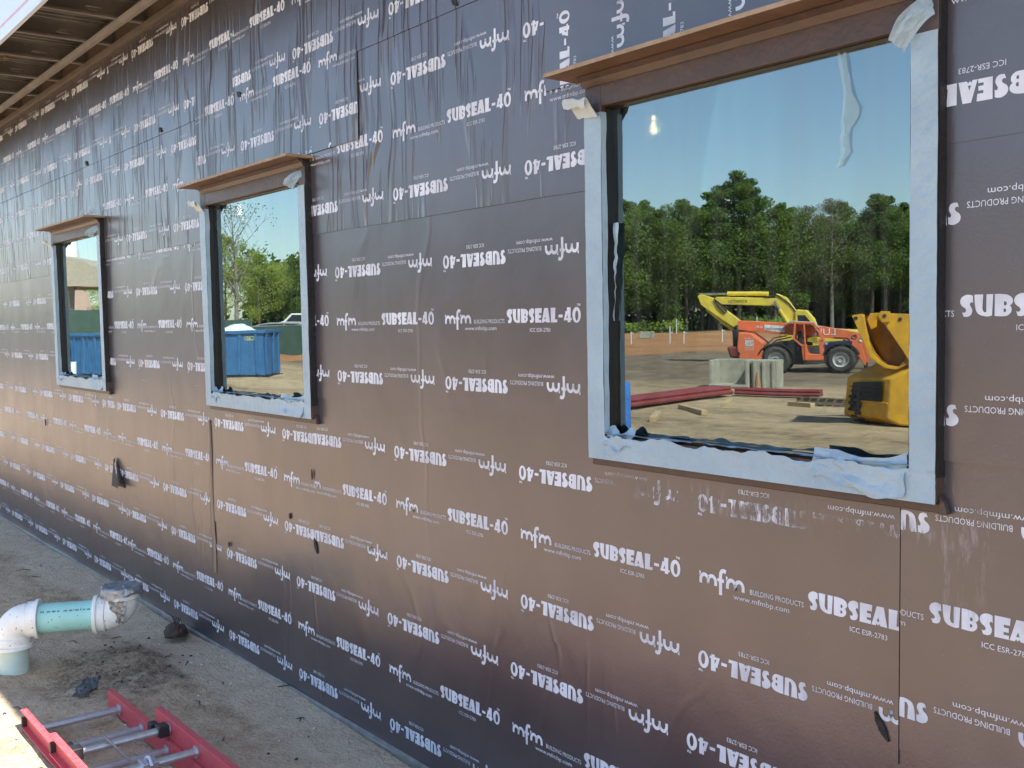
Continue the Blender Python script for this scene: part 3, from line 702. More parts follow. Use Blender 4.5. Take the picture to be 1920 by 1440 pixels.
for k in range(46):   # faint line of tiny illegible print along the pipe
    if k % 9 in (3, 8) or rng.random() < .12: continue
    s0 = .16+k*.0064; a = math.radians(38); side_ = ud.cross(Vector((0,0,1))).normalized()
    nrm = (side_*math.cos(a)+Vector((0,0,1))*math.sin(a)); tg = nrm.cross(ud)
    pc = A+ud*s0+nrm*(R_+.0006); hh = .0035+.002*rng.random()
    mb.add([pc-tg*hh, pc+ud*.0042-tg*hh, pc+ud*.0042+tg*hh, pc+tg*hh], [(0, 1, 2, 3)])
pm = wp(mb, 'pipe_print', M['ink'])
def elbow(c, d1, d2, name, socket=.040):
    """quarter bend joining directions d1 and d2 (pointing away from the bend)"""
    mb = MB(); rb = .085; d1, d2 = Vector(d1), Vector(d2); ctr = c+(d1+d2)*rb; pts = []
    for k in range(11):
        a = math.pi/2*k/10; pts.append(ctr-d2*rb*math.cos(a)-d1*rb*math.sin(a))
    mb.tube(pts, R_+.008, 28, cap=False)
    for d, q in ((d1, pts[0]), (d2, pts[-1])):
        mb.lathe([(R_+.008, -.004), (R_+.015, .0), (R_+.016, socket), (R_+.026, socket), (R_+.026, socket+.018), (R_+.002, socket+.018)], q, d, 28)
    return wp(mb, name, M['pvc'], auto=40)
elbow(A, ud, Vector((0,0,-1)), 'elbow'); elbow(B, -ud, Vector((0,0,1)), 'elbow', .040)
mb = MB(); mb.lathe([(R_, 0), (R_, .28)], A+Vector((0,0,-.36)), (0,0,1), 28); wp(mb, 'riser', M['pale'])
top = B+Vector((0,0,.085+.045)); mb = MB()
def cap(a, b):
    an = a*2*math.pi; r = (R_+.030)*min(1, b*2.2)*(1+.07*nz(math.cos(an)*2, math.sin(an)*2, b*3)); z = .02-.10*max(0, b-.45)*(1+.9*nz(math.cos(an)*1.5+3, math.sin(an)*1.5, 0))
    return (top.x+r*math.cos(an), top.y+r*math.sin(an), top.z+z+.010*nz(math.cos(an)*r*60, math.sin(an)*r*60, 2))
mb.grid(cap, 40, 12); wp(mb, 'duct_tape_cap', M['duct'], auto=50)
mb = MB(); vd = Vector((.75, -.65, 0)).normalized(); vs_ = Vector((.65, .75, 0))
mb.grid(lambda a, b: tuple(top+vd*(R_+.022-.02*b+.012*nz(a*5, b*5))+vs_*((a-.5)*.10*(1-.55*b)+.015)+Vector((0,0,-.045-.12*b+.02*nz(a*4, 1)))), 8, 10); wp(mb, 'tape_tail', M['duct'], auto=50)

# ------------------------------------------------------------------ clod, rag, chips
M['mud'] = simple('dark_mud', (.085, .055, .042), (.05, .034, .028), rough=.9, scale=20, bump=.6, bscale=60)
bm = bmesh.new(); bmesh.ops.create_icosphere(bm, subdivisions=4, radius=1)
for v in bm.verts:
    d = v.co.copy(); k = 1+.28*nz(d.x*1.6, d.y*1.6, d.z*1.6)+.14*nz(d.x*5, d.y*5, d.z*5)
    v.co = Vector((d.x*.15*k, d.y*.060*k, max(-.3, d.z)*.055*k+.02*d.x))
me = bpy.data.meshes.new('dirt_clod'); bm.to_mesh(me); bm.free(); me.materials.append(M['mud'])
clod = bpy.data.objects.new('dirt_clod', me); COL.objects.link(clod); clod.location = (-5.92, -.13, .026); clod.rotation_euler = (0, 0, -.35)
tag(clod, 'dark lump of dirt with roots lying against the foot of the wall', 'dirt clod')
for v in me.polygons: v.use_smooth = True
for k in range(6):
    mb = MB(); x0_ = -.13+.05*k; mb.tube([(x0_, 0, .02), (x0_-.02, .01*(k-2), .06+.01*k), (x0_-.05+.02*k, .02*(k-3), .075+.008*(k % 3))], [.004, .0025, .001], 5); mb.build('root', M['mud'], clod)
M['rag'] = simple('grey_rag', (.13, .14, .14), (.025, .028, .025), rough=.8, scale=25)
mb = MB(); mb.grid(lambda a, b: (-.19+.38*a+.03*nz(a*5, b*5), (-.07+.14*b)*(1+.6*nz(a*3, 2))+.02*nz(a*9, b*9), .012+.035*abs(nz(a*6, b*4, 3))), 26, 12)
o = tag(mb.build('rag', M['rag'], smooth=True), 'crumpled grey rag half buried in the sand behind the ladder', 'rag'); o.location = (-5.36, -.79, .004); o.rotation_euler = (0, 0, -.5); o.scale = (.72, .6, .55)
M['chip'] = simple('white_foam', (.75, .75, .72), rough=.8)
M['twig'] = simple('twig', (.06, .045, .032), (.035, .027, .02), rough=.9)
for k in range(26):
    x, y = rng.uniform(-7.6, -3.3), rng.uniform(-.9, -.06); mb = MB(); s = rng.uniform(.004, .009)
    mb.prism([(0, 0), (s*1.4, .2*s), (s*1.7, s), (.3*s, 1.3*s)], (0, 0, 0), (1, 0, 0), (0, 1, 0), (0, 0, 1), 0, s*.7)
    o = mb.build('foam_chip', M['chip']); o.location = (x, y, ground_z(x, y)+.003); o.rotation_euler = (rng.uniform(-.4, .4), rng.uniform(-.4, .4), rng.uniform(0, 6))
    tag(o, 'tiny white foam chip lying on the shaded sand', 'chip', 'foam chips on the sand')
for k in range(36):
    x = rng.uniform(-9.5, -3.2); y = rng.uniform(-1.5, -.05); mb = MB(); a = rng.uniform(0, 6.3); L = rng.uniform(.03, .14)
    mb.tube([(0, 0, .002), (L*.5*math.cos(a), L*.5*math.sin(a), .008), (L*math.cos(a+.3), L*math.sin(a+.3), .002)], [.0025, .003, .0012], 5)
    o = mb.build('twig', M['twig']); o.location = (x, y, ground_z(x, y)+.002); tag(o, 'thin dark twig lying on the sand near the wall', 'twig', 'twigs scattered on the sand')
for k in range(46):
    x = rng.uniform(-7.5, -3.2) if k < 16 else rng.normal(-5.55, .28); y = rng.uniform(-1.3, -.05) if k < 16 else rng.normal(-.48, .13); s = rng.uniform(.003, .010)
    bm = bmesh.new(); bmesh.ops.create_icosphere(bm, subdivisions=2, radius=s)
    for v in bm.verts: v.co *= 1+.35*nz(*(v.co*(1.2/s)+Vector((k, 0, 0)))); v.co.z *= .6
    me = bpy.data.meshes.new('earth_crumb'); bm.to_mesh(me); bm.free(); me.materials.append(M['mud'] if k % 3 else M['twig'])
    o = bpy.data.objects.new('earth_crumb', me); COL.objects.link(o); o.location = (x, y, ground_z(x, y)+s*.25)
    tag(o, 'small crumb of dark earth on the sand near the wall', 'earth crumb', 'earth crumbs on the sand')

# ------------------------------------------------------------------ extension ladder
M['red'] = simple('red_fibreglass', (.62, .055, .07), (.50, .12, .13), rough=.55, scale=45, bump=.2, bscale=150)
M['alu'] = simple('aluminium', (.62, .63, .66), (.5, .51, .54), rough=.32, metal=.75, scale=30)
M['blk'] = simple('black_plastic', (.02, .02, .022), rough=.5)
M['sticker'] = simple('pale_sticker', (.72, .66, .50), rough=.5); M['rope'] = simple('grey_rope', (.32, .29, .25), rough=.9)
lad = empty('extension_ladder', (-5.02, -.97, 0)); tag(lad, 'red fibreglass extension ladder with aluminium rungs lying on the sand', 'ladder')
def lb(mb, name, mt, **k):
    mb.v = [(x+5.02, y+.97, z) for x, y, z in mb.v]; return mb.build(name, mt, lad, **k)
def rail(y, x0, x1, z0, z1, inward):
    mb = MB(); th_, fl_ = .005, .030
    prof = [(0, 0), (fl_*inward, 0), (fl_*inward, th_), (th_*inward, th_), (th_*inward, z1-z0-th_), (fl_*inward, z1-z0-th_), (fl_*inward, z1-z0), (0, z1-z0)]
    mb.prism(prof, (x0, y, z0), (0, 1, 0), (0, 0, 1), (1, 0, 0), 0, x1-x0); lb(mb, 'rail', M['red'], bevel=.0015)
    e = MB(); e.box(x0-.004, x0+.012, y+.006 if inward > 0 else y-fl_+.004, y+fl_-.004 if inward > 0 else y-.006, z0+.006, z0+.048); return e
BY, FY = (-1.145, -.790), (-1.178, -.775)
X1 = -.6
for yb_, inn in ((BY[0], -1), (BY[1], 1)): lb(rail(yb_, -5.02, X1, .004, .088, -inn*-1), 'end_cap', M['blk'])
for yb_, inn in ((FY[0], -1), (FY[1], 1)): lb(rail(yb_, -4.40, X1, .092, .176, -inn*-1), 'end_cap', M['blk'])
def rung(x, y0, y1, z):
    mb = MB(); mb.lathe([(.0, 0), (.026, 0), (.026, .006), (.0165, .007), (.0165, y1-y0-.007), (.026, y1-y0-.006), (.026, y1-y0), (0, y1-y0)], (x, y0, z), (0, 1, 0), 12)
    lb(mb, 'rung', M['alu'], smooth=True, auto=25)
for k in range(13): rung(-4.835+.305*k, BY[0]+.001, BY[1]-.001, .047)
for k in range(11): rung(-4.235+.305*k, FY[0]+.001, FY[1]-.001, .134)
for yb_ in (FY[0]+.03, FY[1]-.03):
    mb = MB(); mb.box(-4.262, -4.205, yb_-.022, yb_+.022, .112, .160); lb(mb, 'rung_lock', M['blk'], bevel=.004)
    mb = MB(); mb.box(-4.41, -4.36, yb_-.004, yb_+.03, .075, .12); lb(mb, 'guide_bracket', M['blk'], bevel=.004)
mb = MB(); mb.box(-3.955, -3.885, -1.0, -.94, .115, .158); mb.tube([(-3.94, -.97, .16), (-3.90, -.97, .175), (-3.87, -.97, .15)], .009, 8); lb(mb, 'pulley', M['alu'], bevel=.004)
mb = MB(); mb.box(-4.30, -4.235, FY[0]-.0045, FY[0]-.0032, .105, .165); lb(mb, 'warning_sticker', M['sticker'])
mb = MB(); mb.lathe([(0, 0), (.022, 0), (.022, .003), (.012, .003), (0, .003)], (-4.165, FY[0]-.001, .134), (0, -1, 0), 14); lb(mb, 'rung_plate', M['alu'])
for xx in (-4.835, -4.53):
    mb = MB(); mb.lathe([(0, 0), (.02, 0), (.02, .003), (0, .003)], (xx, BY[0]-.001, .047), (0, -1, 0), 14); lb(mb, 'rung_plate', M['alu'])
mb = MB(); mb.tube([(-4.24+.62*s_, -1.04+.10*s_+.03*math.sin(s_*5), .165-.10*math.sin(s_*3.1)+.01) for s_ in np.linspace(0, 1, 14)], .005, 6); lb(mb, 'rope', M['rope'], smooth=True)

# ------------------------------------------------------------------ the open side of the site (seen mirrored in the panes)
M['orange'] = simple('orange_paint', (.88, .17, .05), (.55, .16, .08), rough=.5, scale=3.5, detail=9)
M['yellow'] = simple('yellow_paint', (.85, .64, .06), (.58, .41, .08), rough=.5, scale=2.5, detail=9)
M['deepyel'] = simple('amber_paint', (.80, .42, .015), (.52, .27, .03), rough=.5, scale=4, detail=9)
M['tyre'] = simple('dusty_rubber', (.075, .068, .06), (.03, .028, .026), rough=.9, scale=7, bump=.4, bscale=18)
M['rimg'] = simple('grey_rim', (.45, .44, .42), (.3, .29, .28), rough=.5, scale=9)
M['dk'] = simple('dark_machinery', (.025, .025, .027), rough=.6); M['navy'] = simple('navy_panel', (.02, .035, .10), rough=.45)
M['rustred'] = simple('dark_red_steel', (.22, .045, .03), (.14, .03, .022), rough=.6)
M['white'] = simple('white_lettering', (.80, .80, .78), rough=.5); M['blackl'] = simple('black_lettering', (.015, .015, .015), rough=.5)
M['chrome'] = simple('steel_rod', (.5, .5, .52), rough=.25, metal=.9)
M['dump'] = simple('blue_dumpster', (.045, .16, .34), (.03, .11, .25), rough=.45, scale=3)
M['conc'] = simple('pale_concrete', (.42, .40, .33), (.29, .26, .20), rough=.85, scale=4)
M['cabglass'] = simple('cab_glass', (.03, .04, .045), rough=.1)
gz = lambda x, y: ground_z(x, y)
Z3 = Vector((0, 0, 1))
def wheel(parent, c, axis, r, wd, rim, name='wheel'):
    mb = MB(); axis = Vector(axis); n = 44; prof = [(r*.56, 0), (r*.80, -.02), (r*.93, .02), (r, .06), (r, wd-.06), (r*.93, wd-.02), (r*.8, wd+.02), (r*.56, wd)]
    mb.lathe(prof, c, axis, n)
    a1 = axis.cross(Z3).normalized(); 
    for k in range(22):      # lugs
        a = 2*math.pi*k/22; rd = a1*math.cos(a)+Z3*math.sin(a); tg = axis.cross(rd)
        o_ = Vector(c)+rd*(r-.012)
        mb.prism([(-.03, 0), (.03, 0), (.022, .05), (-.022, .05)], o_+axis*(.03+.02*(k % 2)), tg, rd, axis, 0, wd*.46)
        mb.prism([(-.03, 0), (.03, 0), (.022, .05), (-.022, .05)], o_+tg*.06+axis*(wd*.5), tg, rd, axis, 0, wd*.46)
    tyre = mb.build(name, M['tyre'], parent, smooth=True, auto=40)
    rb = MB(); rb.lathe([(0, .055), (r*.16, .05), (r*.2, .02), (r*.24, .07), (r*.42, .09), (r*.48, .02), (r*.55, -.005), (r*.58, .02), (r*.56, wd*.5)], c, axis, 28)
    for k in range(8):
        a = 2*math.pi*k/8; rd = a1*math.cos(a)+Z3*math.sin(a); rb.lathe([(0, -.02), (.02, -.02), (.02, .02)], Vector(c)+rd*r*.2+axis*.03, axis, 6)
    rb.build('rim', rim, tyre, smooth=True, auto=40)
    return tyre
def lettering(parent, txt, org, eu, size_w, size_h, mt, off, name='lettering'):
    """flat letters on a panel: org lower-left as read, eu reading direction, off outward normal"""
    v, f = font_tris(txt, size_w); hmax = v[:, 1].max(); mb = MB(); eu, off = Vector(eu), Vector(off)
    mb.add([Vector(org)+eu*float(a)+Z3*float(b*size_h/hmax)+off*.006 for a, b in v], [tuple(map(int, q)) for q in f])
    return mb.build(name, mt, parent)
class Side:
    """works in a vertical side plane: u along the machine, z up, t away from the viewer"""
    def __init__(s, anchor, e, parent, k=1.0): s.a = Vector((*anchor, gz(*anchor))); s.e = Vector((*e, 0)).normalized(); s.k = k; s.n = Vector((s.e.y, -s.e.x, 0)); s.n = s.n if s.n.y < 0 else -s.n; s.p = parent; s.e = s.e*k
    def pr(s, mb, poly, t0, t1, mi=0): mb.prism(poly, s.a, s.e, Z3, s.n, t0, t1, mi)
    def part(s, name, mt, poly, t0, t1, bevel=.02, par=None):
        mb = MB(); s.pr(mb, poly, t0, t1); return mb.build(name, mt, par or s.p, bevel=bevel)
    def pt(s, u, z, t=0): return s.a+s.e*u+Z3*z+s.n*t
    def tube(s, name, mt, pts, r, par=None):
        mb = MB(); mb.tube([s.pt(*q) for q in pts], r, 10); return mb.build(name, mt, par or s.p, smooth=True)
# --- telescopic handler
tele = empty('telehandler'); tag(tele, 'orange telescopic handler with lowered boom parked in front of the yellow excavator', 'telehandler')
S = Side((-24.15, -29.1), (.849, -.528), tele, 1.07); rd_ = -S.e
bm_o = S.part('boom', M['orange'], [(-1.36,1.96),(.24,1.86),(1.34,1.76),(2.34,1.56),(2.75,1.44),(2.68,1.12),(2.38,1.20),(1.09,1.36),(.2,1.42),(-.62,1.51),(-1.36,1.60)], .95, 1.55)
S.part('rear_body', M['orange'], [(-1.23,1.53),(-.79,1.47),(-.4,1.12),(-.42,.49),(-1.19,.49),(-1.28,.9)], .05, 2.0, .04)
S.part('counterweight', M['rustred'], [(-1.65,.98),(-1.24,1.0),(-1.22,.53),(-1.54,.56)], .1, 2.0, .08)
S.part('rear_post', M['dk'], [(-1.47,1.62),(-1.26,1.62),(-1.27,1.0),(-1.45,1.0)], .3, 1.8)
S.part('chassis', M['dk'], [(-.45,1.0),(.0,1.15),(.6,1.2),(.86,.95),(.9,.34),(-.45,.40)], .35, 2.0)
S.part('engine_cover', M['navy'], [(1.55,1.12),(2.5,1.18),(2.45,.85),(2.2,.62),(1.6,.60)], .3, 2.0)
cab_ = MB()
S.pr(cab_, [(.84,1.07),(1.02,1.07),(1.08,.72),(1.5,.70),(1.57,.48),(.90,.48)], .05, .9)
S.pr(cab_, [(1.42,1.25),(1.62,1.2),(1.60,.48),(1.50,.48)], .05, .9)
cabp = cab_.build('cab', M['orange'], tele, bevel=.02)
for poly in ([(.56,1.25),(.62,1.88),(.68,1.88),(.63,1.23)], [(.62,1.84),(.62,1.91),(1.28,1.88),(1.27,1.82)], [(1.22,1.84),(1.30,1.86),(1.62,1.22),(1.54,1.22)], [(.56,1.28),(.64,1.28),(.92,1.02),(.84,1.0)], [(.92,1.88),(.97,1.88),(1.03,.5),(.97,.5)]):
    for t0 in (.02, .86): S.part('cab_post', M['orange'], poly, t0, t0+.06, .008, cabp)
S.part('cab_roof', M['rimg'], [(.24,1.80),(.5,1.94),(1.26,1.90),(1.43,1.68),(1.2,1.86),(.52,1.88)], .03, .92, .01, cabp)
S.part('seat', M['dk'], [(.72,1.02),(1.2,1.02),(1.2,1.14),(.9,1.16),(.82,1.55),(.70,1.55)], .3, .7, .03, cabp)
S.tube('mirror', M['dk'], [(1.35,1.55,.02),(1.42,1.5,-.15),(1.42,1.42,-.15)], .03, cabp)
for t0, poly in ((.35, [(2.40,1.24),(2.72,1.16),(2.93,.43),(2.91,.23),(2.80,.42),(2.52,.86)]), (1.75, [(2.45,1.30),(2.80,1.22),(3.0,.47),(2.98,.25),(2.86,.45),(2.58,.9)])): S.part('fork_carriage', M['orange'], poly, t0, t0+.16, .01)
S.part('fork', M['dk'], [(2.85,.30),(2.95,.30),(2.97,.10),(4.0,.06),(4.0,.02),(2.87,.04)], .5, .62, .004); S.part('fork', M['dk'], [(2.85,.30),(2.95,.30),(2.97,.10),(4.0,.06),(4.0,.02),(2.87,.04)], 1.6, 1.72, .004)
for u_, z_ in ((2.55, 1.33), (2.78, 1.22)):
    mb = MB(); mb.lathe([(0, -.03), (.08, -.03), (.08, .02)], S.pt(u_, z_, .92 if u_ < 2.7 else .34), -S.n, 14); mb.build('pin', M['white'], tele)
for u_ in (0.0, 2.15):
    for t0 in (.0, 1.75): wheel(tele, S.pt(u_, .50, t0), S.n, .50, .38, M['rimg'])
for u_ in (0.0, 2.15):
    mb = MB(); pts = [(u_+.62*math.cos(a), .5+.62*math.sin(a)) for a in np.linspace(.35, math.pi-.35, 9)]; pts += [(u_+.57*math.cos(a), .5+.57*math.sin(a)) for a in np.linspace(math.pi-.35, .35, 9)]
    S.pr(mb, pts, .02, .4); mb.build('mudguard', M['dk'], tele)
mb = MB(); mb.add([S.pt(.22, 1.50, .94), S.pt(-.44, 1.58, .94), S.pt(-.44, 1.80, .94), S.pt(.22, 1.74, .94)], [(0, 1, 2, 3)]); mb.build('sign_plate', M['white'], tele)
lettering(tele, 'Equipment Rental', S.pt(.20, 1.58, .94), rd_, .60, .13, M['navy'], -S.n)
lettering(tele, 'LULL', S.pt(1.95, 1.39, .94), rd_, .80, .25, M['white'], -S.n)
lettering(tele, '6K', S.pt(-.50, 1.66, .94), rd_, .26, .11, M['white'], -S.n)
mb = MB(); mb.add([S.pt(-.72, 1.02, .04), S.pt(-1.0, 1.02, .04), S.pt(-1.0, 1.22, .04), S.pt(-.72, 1.22, .04)], [(0, 1, 2, 3)]); mb.build('sign_plate', M['white'], tele)
lettering(tele, 'RSC', S.pt(-.74, 1.06, .04), rd_, .24, .12, M['rustred'], -S.n); lettering(tele, 'EQUIPMENT', S.pt(-.70, .93, .045), rd_, .34, .05, M['white'], -S.n); lettering(tele, 'RENTAL', S.pt(-.72, .85, .045), rd_, .30, .05, M['white'], -S.n); lettering(tele, '1-800', S.pt(-.72, 1.26, .045), rd_, .30, .055, M['white'], -S.n)
for q_ in ([(-.35,1.0,.3),(-.1,1.3,.5),(.3,1.38,.9)], [(-.35,.9,.3),(.0,1.22,.5),(.45,1.33,.9)], [(2.2,1.22,.7),(2.45,1.05,.5),(2.62,.8,.45)], [(1.9,1.3,.8),(2.3,1.28,.6),(2.7,1.0,.4)]): S.tube('hose', M['dk'], q_, .022)
S.tube('lift_cylinder', M['chrome'], [(.4,1.15,1.2),(1.5,1.5,1.2)], .06)
for u_, z_ in ((1.70, 1.12), (-1.22, .72)):
    mb = MB(); mb.lathe([(0, -.03), (.06, -.03), (.06, .03)], S.pt(u_, z_, .02), -S.n, 12); mb.build('headlight', M['white'] if u_ > 0 else M['rustred'], tele)
# --- excavator behind it
exc = empty('excavator'); tag(exc, 'yellow tracked excavator with its long arm folded, standing behind the orange telehandler', 'excavator')
X = Side((-28.37, -35.89), (.849, -.528), exc)
X.part('stick', M['yellow'], [(-4.32,3.14),(-4.07,3.19),(-3.48,2.99),(-3.17,2.66),(-2.32,1.97),(-2.53,1.6),(-4.13,2.71)], .25, .75, .03)
bo = X.part('boom', M['yellow'], [(-3.56,2.91),(-3.38,3.07),(-2.9,3.05),(-.8,2.95),(-.75,3.17),(-.34,2.99),(.01,2.46),(.47,1.98),(.82,1.5),(.01,1.5),(-.5,2.26),(-.81,2.62),(-1.32,2.62),(-3.27,2.72)], .2, .8, .03)
X.tube('stick_cylinder', M['yellow'], [(-2.92,3.20,.5),(-1.1,3.16,.5)], .10); X.tube('cylinder_rod', M['chrome'], [(-4.28,3.22,.5),(-2.9,3.20,.5)], .055)
X.tube('boom_cylinder', M['yellow'], [(-.28,1.85,.1),(-.62,2.45,.1)], .09); X.tube('cylinder_rod', M['chrome'], [(-.62,2.45,.1),(-.83,2.82,.1)], .05)
X.tube('bucket_cylinder', M['yellow'], [(-3.9,2.55,.5),(-2.66,1.55,.5)], .09)
X.part('bucket', M['dk'], [(-2.6,1.7),(-2.2,1.9),(-1.7,1.4),(-1.6,.7),(-2.1,.3),(-2.7,.5),(-2.3,1.0),(-2.4,1.5)], .0, 1.0, .03)
cabx = MB(); X.pr(cabx, [(.02,2.3),(.10,2.45),(.52,2.42),(.84,2.04),(1.03,1.5),(1.03,.9),(.02,.9)], .1, 1.1); cb = cabx.build('cab', M['yellow'], exc, bevel=.04)
mb = MB(); X.pr(mb, [(.14,2.2),(.45,2.2),(.7,1.9),(.86,1.5),(.14,1.5)], .092, .12); mb.build('window', M['cabglass'], cb)
X.part('body', M['yellow'], [(-.6,1.5),(1.0,1.62),(2.6,1.5),(2.7,.8),(-.6,.8)], .1, 2.6, .06)
for t0 in (-.1, 2.0):
    mb = MB(); X.pr(mb, [(-1.6,.4),(-1.3,.78),(2.5,.78),(2.85,.4),(2.5,.02),(-1.3,.02)], t0, t0+.55); mb.build('track', M['tyre'], exc, bevel=.03)
for q_ in ([(-1.2,3.02,.18),(-.7,3.08,.18),(-.2,2.7,.18),(.3,2.0,.18)], [(-3.5,2.98,.2),(-3.2,2.75,.2),(-2.9,2.4,.22)], [(-3.45,2.9,.2),(-3.3,2.6,.2),(-3.0,2.3,.22)]): X.tube('hose', M['dk'], q_, .03)
lettering(exc, 'KOMATSU', X.pt(-2.02, 2.77, .19), -X.e, .80, .14, M['blackl'], -X.n)
# --- wheel loader close to the building
load = empty('wheel_loader'); tag(load, 'amber yellow wheel loader with raised bucket, nearest machine to the building', 'loader')
LC = Vector((-10.92, -15.24, 0)); LC.z = gz(LC.x, LC.y); lv = Vector((-.95, -.31, 0)).normalized(); rv = Vector((.87, -.5, 0)).normalized(); LW = 1.22
mb = MB()   # right flank and left end as one hull
fl_poly = [(0,.42),(.03,.90),(.55,1.17),(1.9,1.30),(1.9,0.05),(.22,-.0+.03),(-.02,.15)]
hull = [LC+rv*u+Z3*z for u, z in fl_poly]; back = [LC+rv*u+Z3*z+lv*LW for u, z in fl_poly]
n = len(hull); mb.add(hull+back, [tuple(range(n)), tuple(range(2*n-1, n-1, -1))]+[(i, n+i, n+(i+1) % n, (i+1) % n) for i in range(n)])
mb.build('body', M['deepyel'], load, bevel=.03)
mb = MB(); nl = Vector((lv.y, -lv.x, 0)); nl = nl if nl.y > 0 else -nl
q = lambda a, z, d=0: LC+lv*a+Z3*z+nl*d-rv*.0
mb.add([q(.14,.46,.03), q(1.00,.46,.03), q(.96,.80,.02), q(.14,.85,.02)], [(0, 1, 2, 3)]); mb.build('grille_opening', M['dk'], load)
for z in (.54, .63, .72):
    mb = MB(); mb.tube([q(.16, z, .035), q(1.02, z, .035)], .010, 6); mb.build('grille_bar', M['dk'], load)
mb = MB(); mb.tube([q(.0,.445,.02), q(LW,.445,.02)], .018, 6); mb.build('trim_bar', M['deepyel'], load)
wheel(load, LC+lv*1.10+Z3*.40-nl*.36+rv*.05, lv*-1, .44, .36, M['rimg']); wheel(load, LC+rv*1.5+Z3*.40+lv*.1, lv*-1, .44, .36, M['rimg'])
L2 = Side((-11.44, -14.95), (.866, -.5), load); L2.a.z = LC.z
bk = MB()
for t0 in (.0, 1.25): L2.pr(bk, [(.34,2.17),(.95,2.13),(1.3,1.95),(1.5,1.5),(1.3,1.1),(.98,1.22),(.84,1.46),(.66,1.74),(.50,1.98),(.37,2.05)], t0, t0+.05)
for t0 in (-.02, .28): L2.pr(bk, [(-.05,2.13),(.11,2.16),(.16,2.08),(.20,1.80),(.30,1.5),(.36,1.26),(.28,1.30)], t0+.0, t0+.05)
shell = [(.05,2.10),(.10,1.86),(.18,1.55),(.28,1.34),(.40,1.20),(.53,1.11),(.74,1.08),(.93,1.18),(1.0,1.4)]; inn = [(a+.05, b+.05) for a, b in shell][::-1]
L2.pr(bk, shell+inn, .05, 1.25)
ip = [(-.02,2.10),(.42,2.12),(.61,2.02),(.80,1.78),(1.02,1.5),(.95,1.20),(.74,1.08),(.53,1.11),(.40,1.20),(.28,1.34),(.18,1.55),(.10,1.86)]
tq = lambda u: .06+1.15*(1-max(0, u)/1.02)
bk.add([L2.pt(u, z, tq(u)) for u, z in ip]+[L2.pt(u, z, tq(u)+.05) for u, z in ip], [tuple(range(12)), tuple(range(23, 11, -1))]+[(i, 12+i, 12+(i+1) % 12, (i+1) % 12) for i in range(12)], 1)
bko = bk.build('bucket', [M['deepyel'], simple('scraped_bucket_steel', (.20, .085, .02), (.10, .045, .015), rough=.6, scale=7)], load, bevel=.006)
L2.part('ear', M['deepyel'], [(.40,2.10),(.45,2.20),(.62,2.19),(.62,2.0),(.48,1.98)], -.06, -.01, .01, bko); L2.part('ear', M['deepyel'], [(.18,2.05),(.24,2.17),(.36,2.16),(.36,1.9),(.26,1.85)], .5, .56, .01, bko)
for u_, z_ in ((.52, 2.11), (.02, 2.08), (.80, 2.04)):
    mb = MB(); mb.lathe([(0, -.012), (.035, -.012), (.035, .01)], L2.pt(u_, z_, -.06 if u_ == .52 else (-.025 if u_ < .1 else -.003)), L2.n, 12); mb.build('pin_hole', M['dk'], bko)
L2.part('lift_arm', M['deepyel'], [(.9,1.1),(1.1,1.3),(2.0,.9),(1.9,.7)], .3, .42, .02); L2.part('lift_arm', M['deepyel'], [(.9,1.1),(1.1,1.3),(2.0,.9),(1.9,.7)], 1.0, 1.12, .02)
# --- concrete catch boxes, pipes, timber
def trough(x, y, rz, sx_, sy_, h, label, name='concrete_box', grp=None):
    r = MB(); w_ = .10
    r.box(-sx_/2, sx_/2, -sy_/2, -sy_/2+w_, 0, h); r.box(-sx_/2, sx_/2, sy_/2-w_, sy_/2, 0, h*.12); r.box(-sx_/2, -sx_/2+w_, -sy_/2+w_, sy_/2-w_, 0, h); r.box(sx_/2-w_, sx_/2, -sy_/2+w_, sy_/2-w_, 0, h)
    r.box(-sx_/2+w_, sx_/2-w_, -sy_/2+w_, sy_/2-w_, 0, .08)
    o = r.build(name, M['conc'], bevel=.02); o.location = (x, y, gz(x, y)); o.rotation_euler = (0, 0, rz); return tag(o, label, 'concrete box', grp)
ea = math.atan2(-.528, .849)
trough(-20.15, -21.9, ea+.1, 1.15, 1.1, .80, 'open sided concrete box beside a ribbed concrete block')
blk = MB(); blk.box(-.36, .36, -.4, .35, 0, .80)
for a in (-.30, -.05, .22): blk.box(a, a+.09, .35, .40, 0, .78)
o = blk.build('concrete_block', M['conc'], bevel=.015); o.location = (-19.25, -22.35, gz(-19.2, -22.3)); o.rotation_euler = (0, 0, ea+.15); tag(o, 'ribbed pale concrete block standing beside the open concrete box', 'concrete block')
cone = MB(); cone.lathe([(.09, 0), (.075, .2), (.03, .5), (.02, .5)], (0, 0, 0), (0, 0, 1), 14); o = cone.build('traffic_cone', simple('faded_cone', (.42, .22, .11), (.30, .17, .10), rough=.8), smooth=True); o.location = (-19.0, -21.6, gz(-19, -21.6)); tag(o, 'faded orange cone in front of the ribbed concrete block', 'cone')
o = trough(-56.4, -55.3, ea, 1.0, .9, .5, 'small grey concrete catch box on the red dirt bank', 'catch_basin')
def beam_stack(name, mt, p0, p1, r, nrow, label, cat, ly=2):
    root = empty(name, (*p0, 0)); p0 = Vector((*p0, gz(*p0))); p1 = Vector((*p1, gz(*p1))); d = (p1-p0).normalized(); sd = d.cross(Z3).normalized()
    for l in range(ly):
        for k in range(nrow-l):
            off = sd*(k*2.05*r+l*r)+Z3*(r+l*1.75*r+.05); mb = MB(); mb.tube([p0+off-root.location, p1+off-root.location], r, 8); mb.build('tube', mt, root, smooth=True, auto=40)
    return tag(root, label, cat)
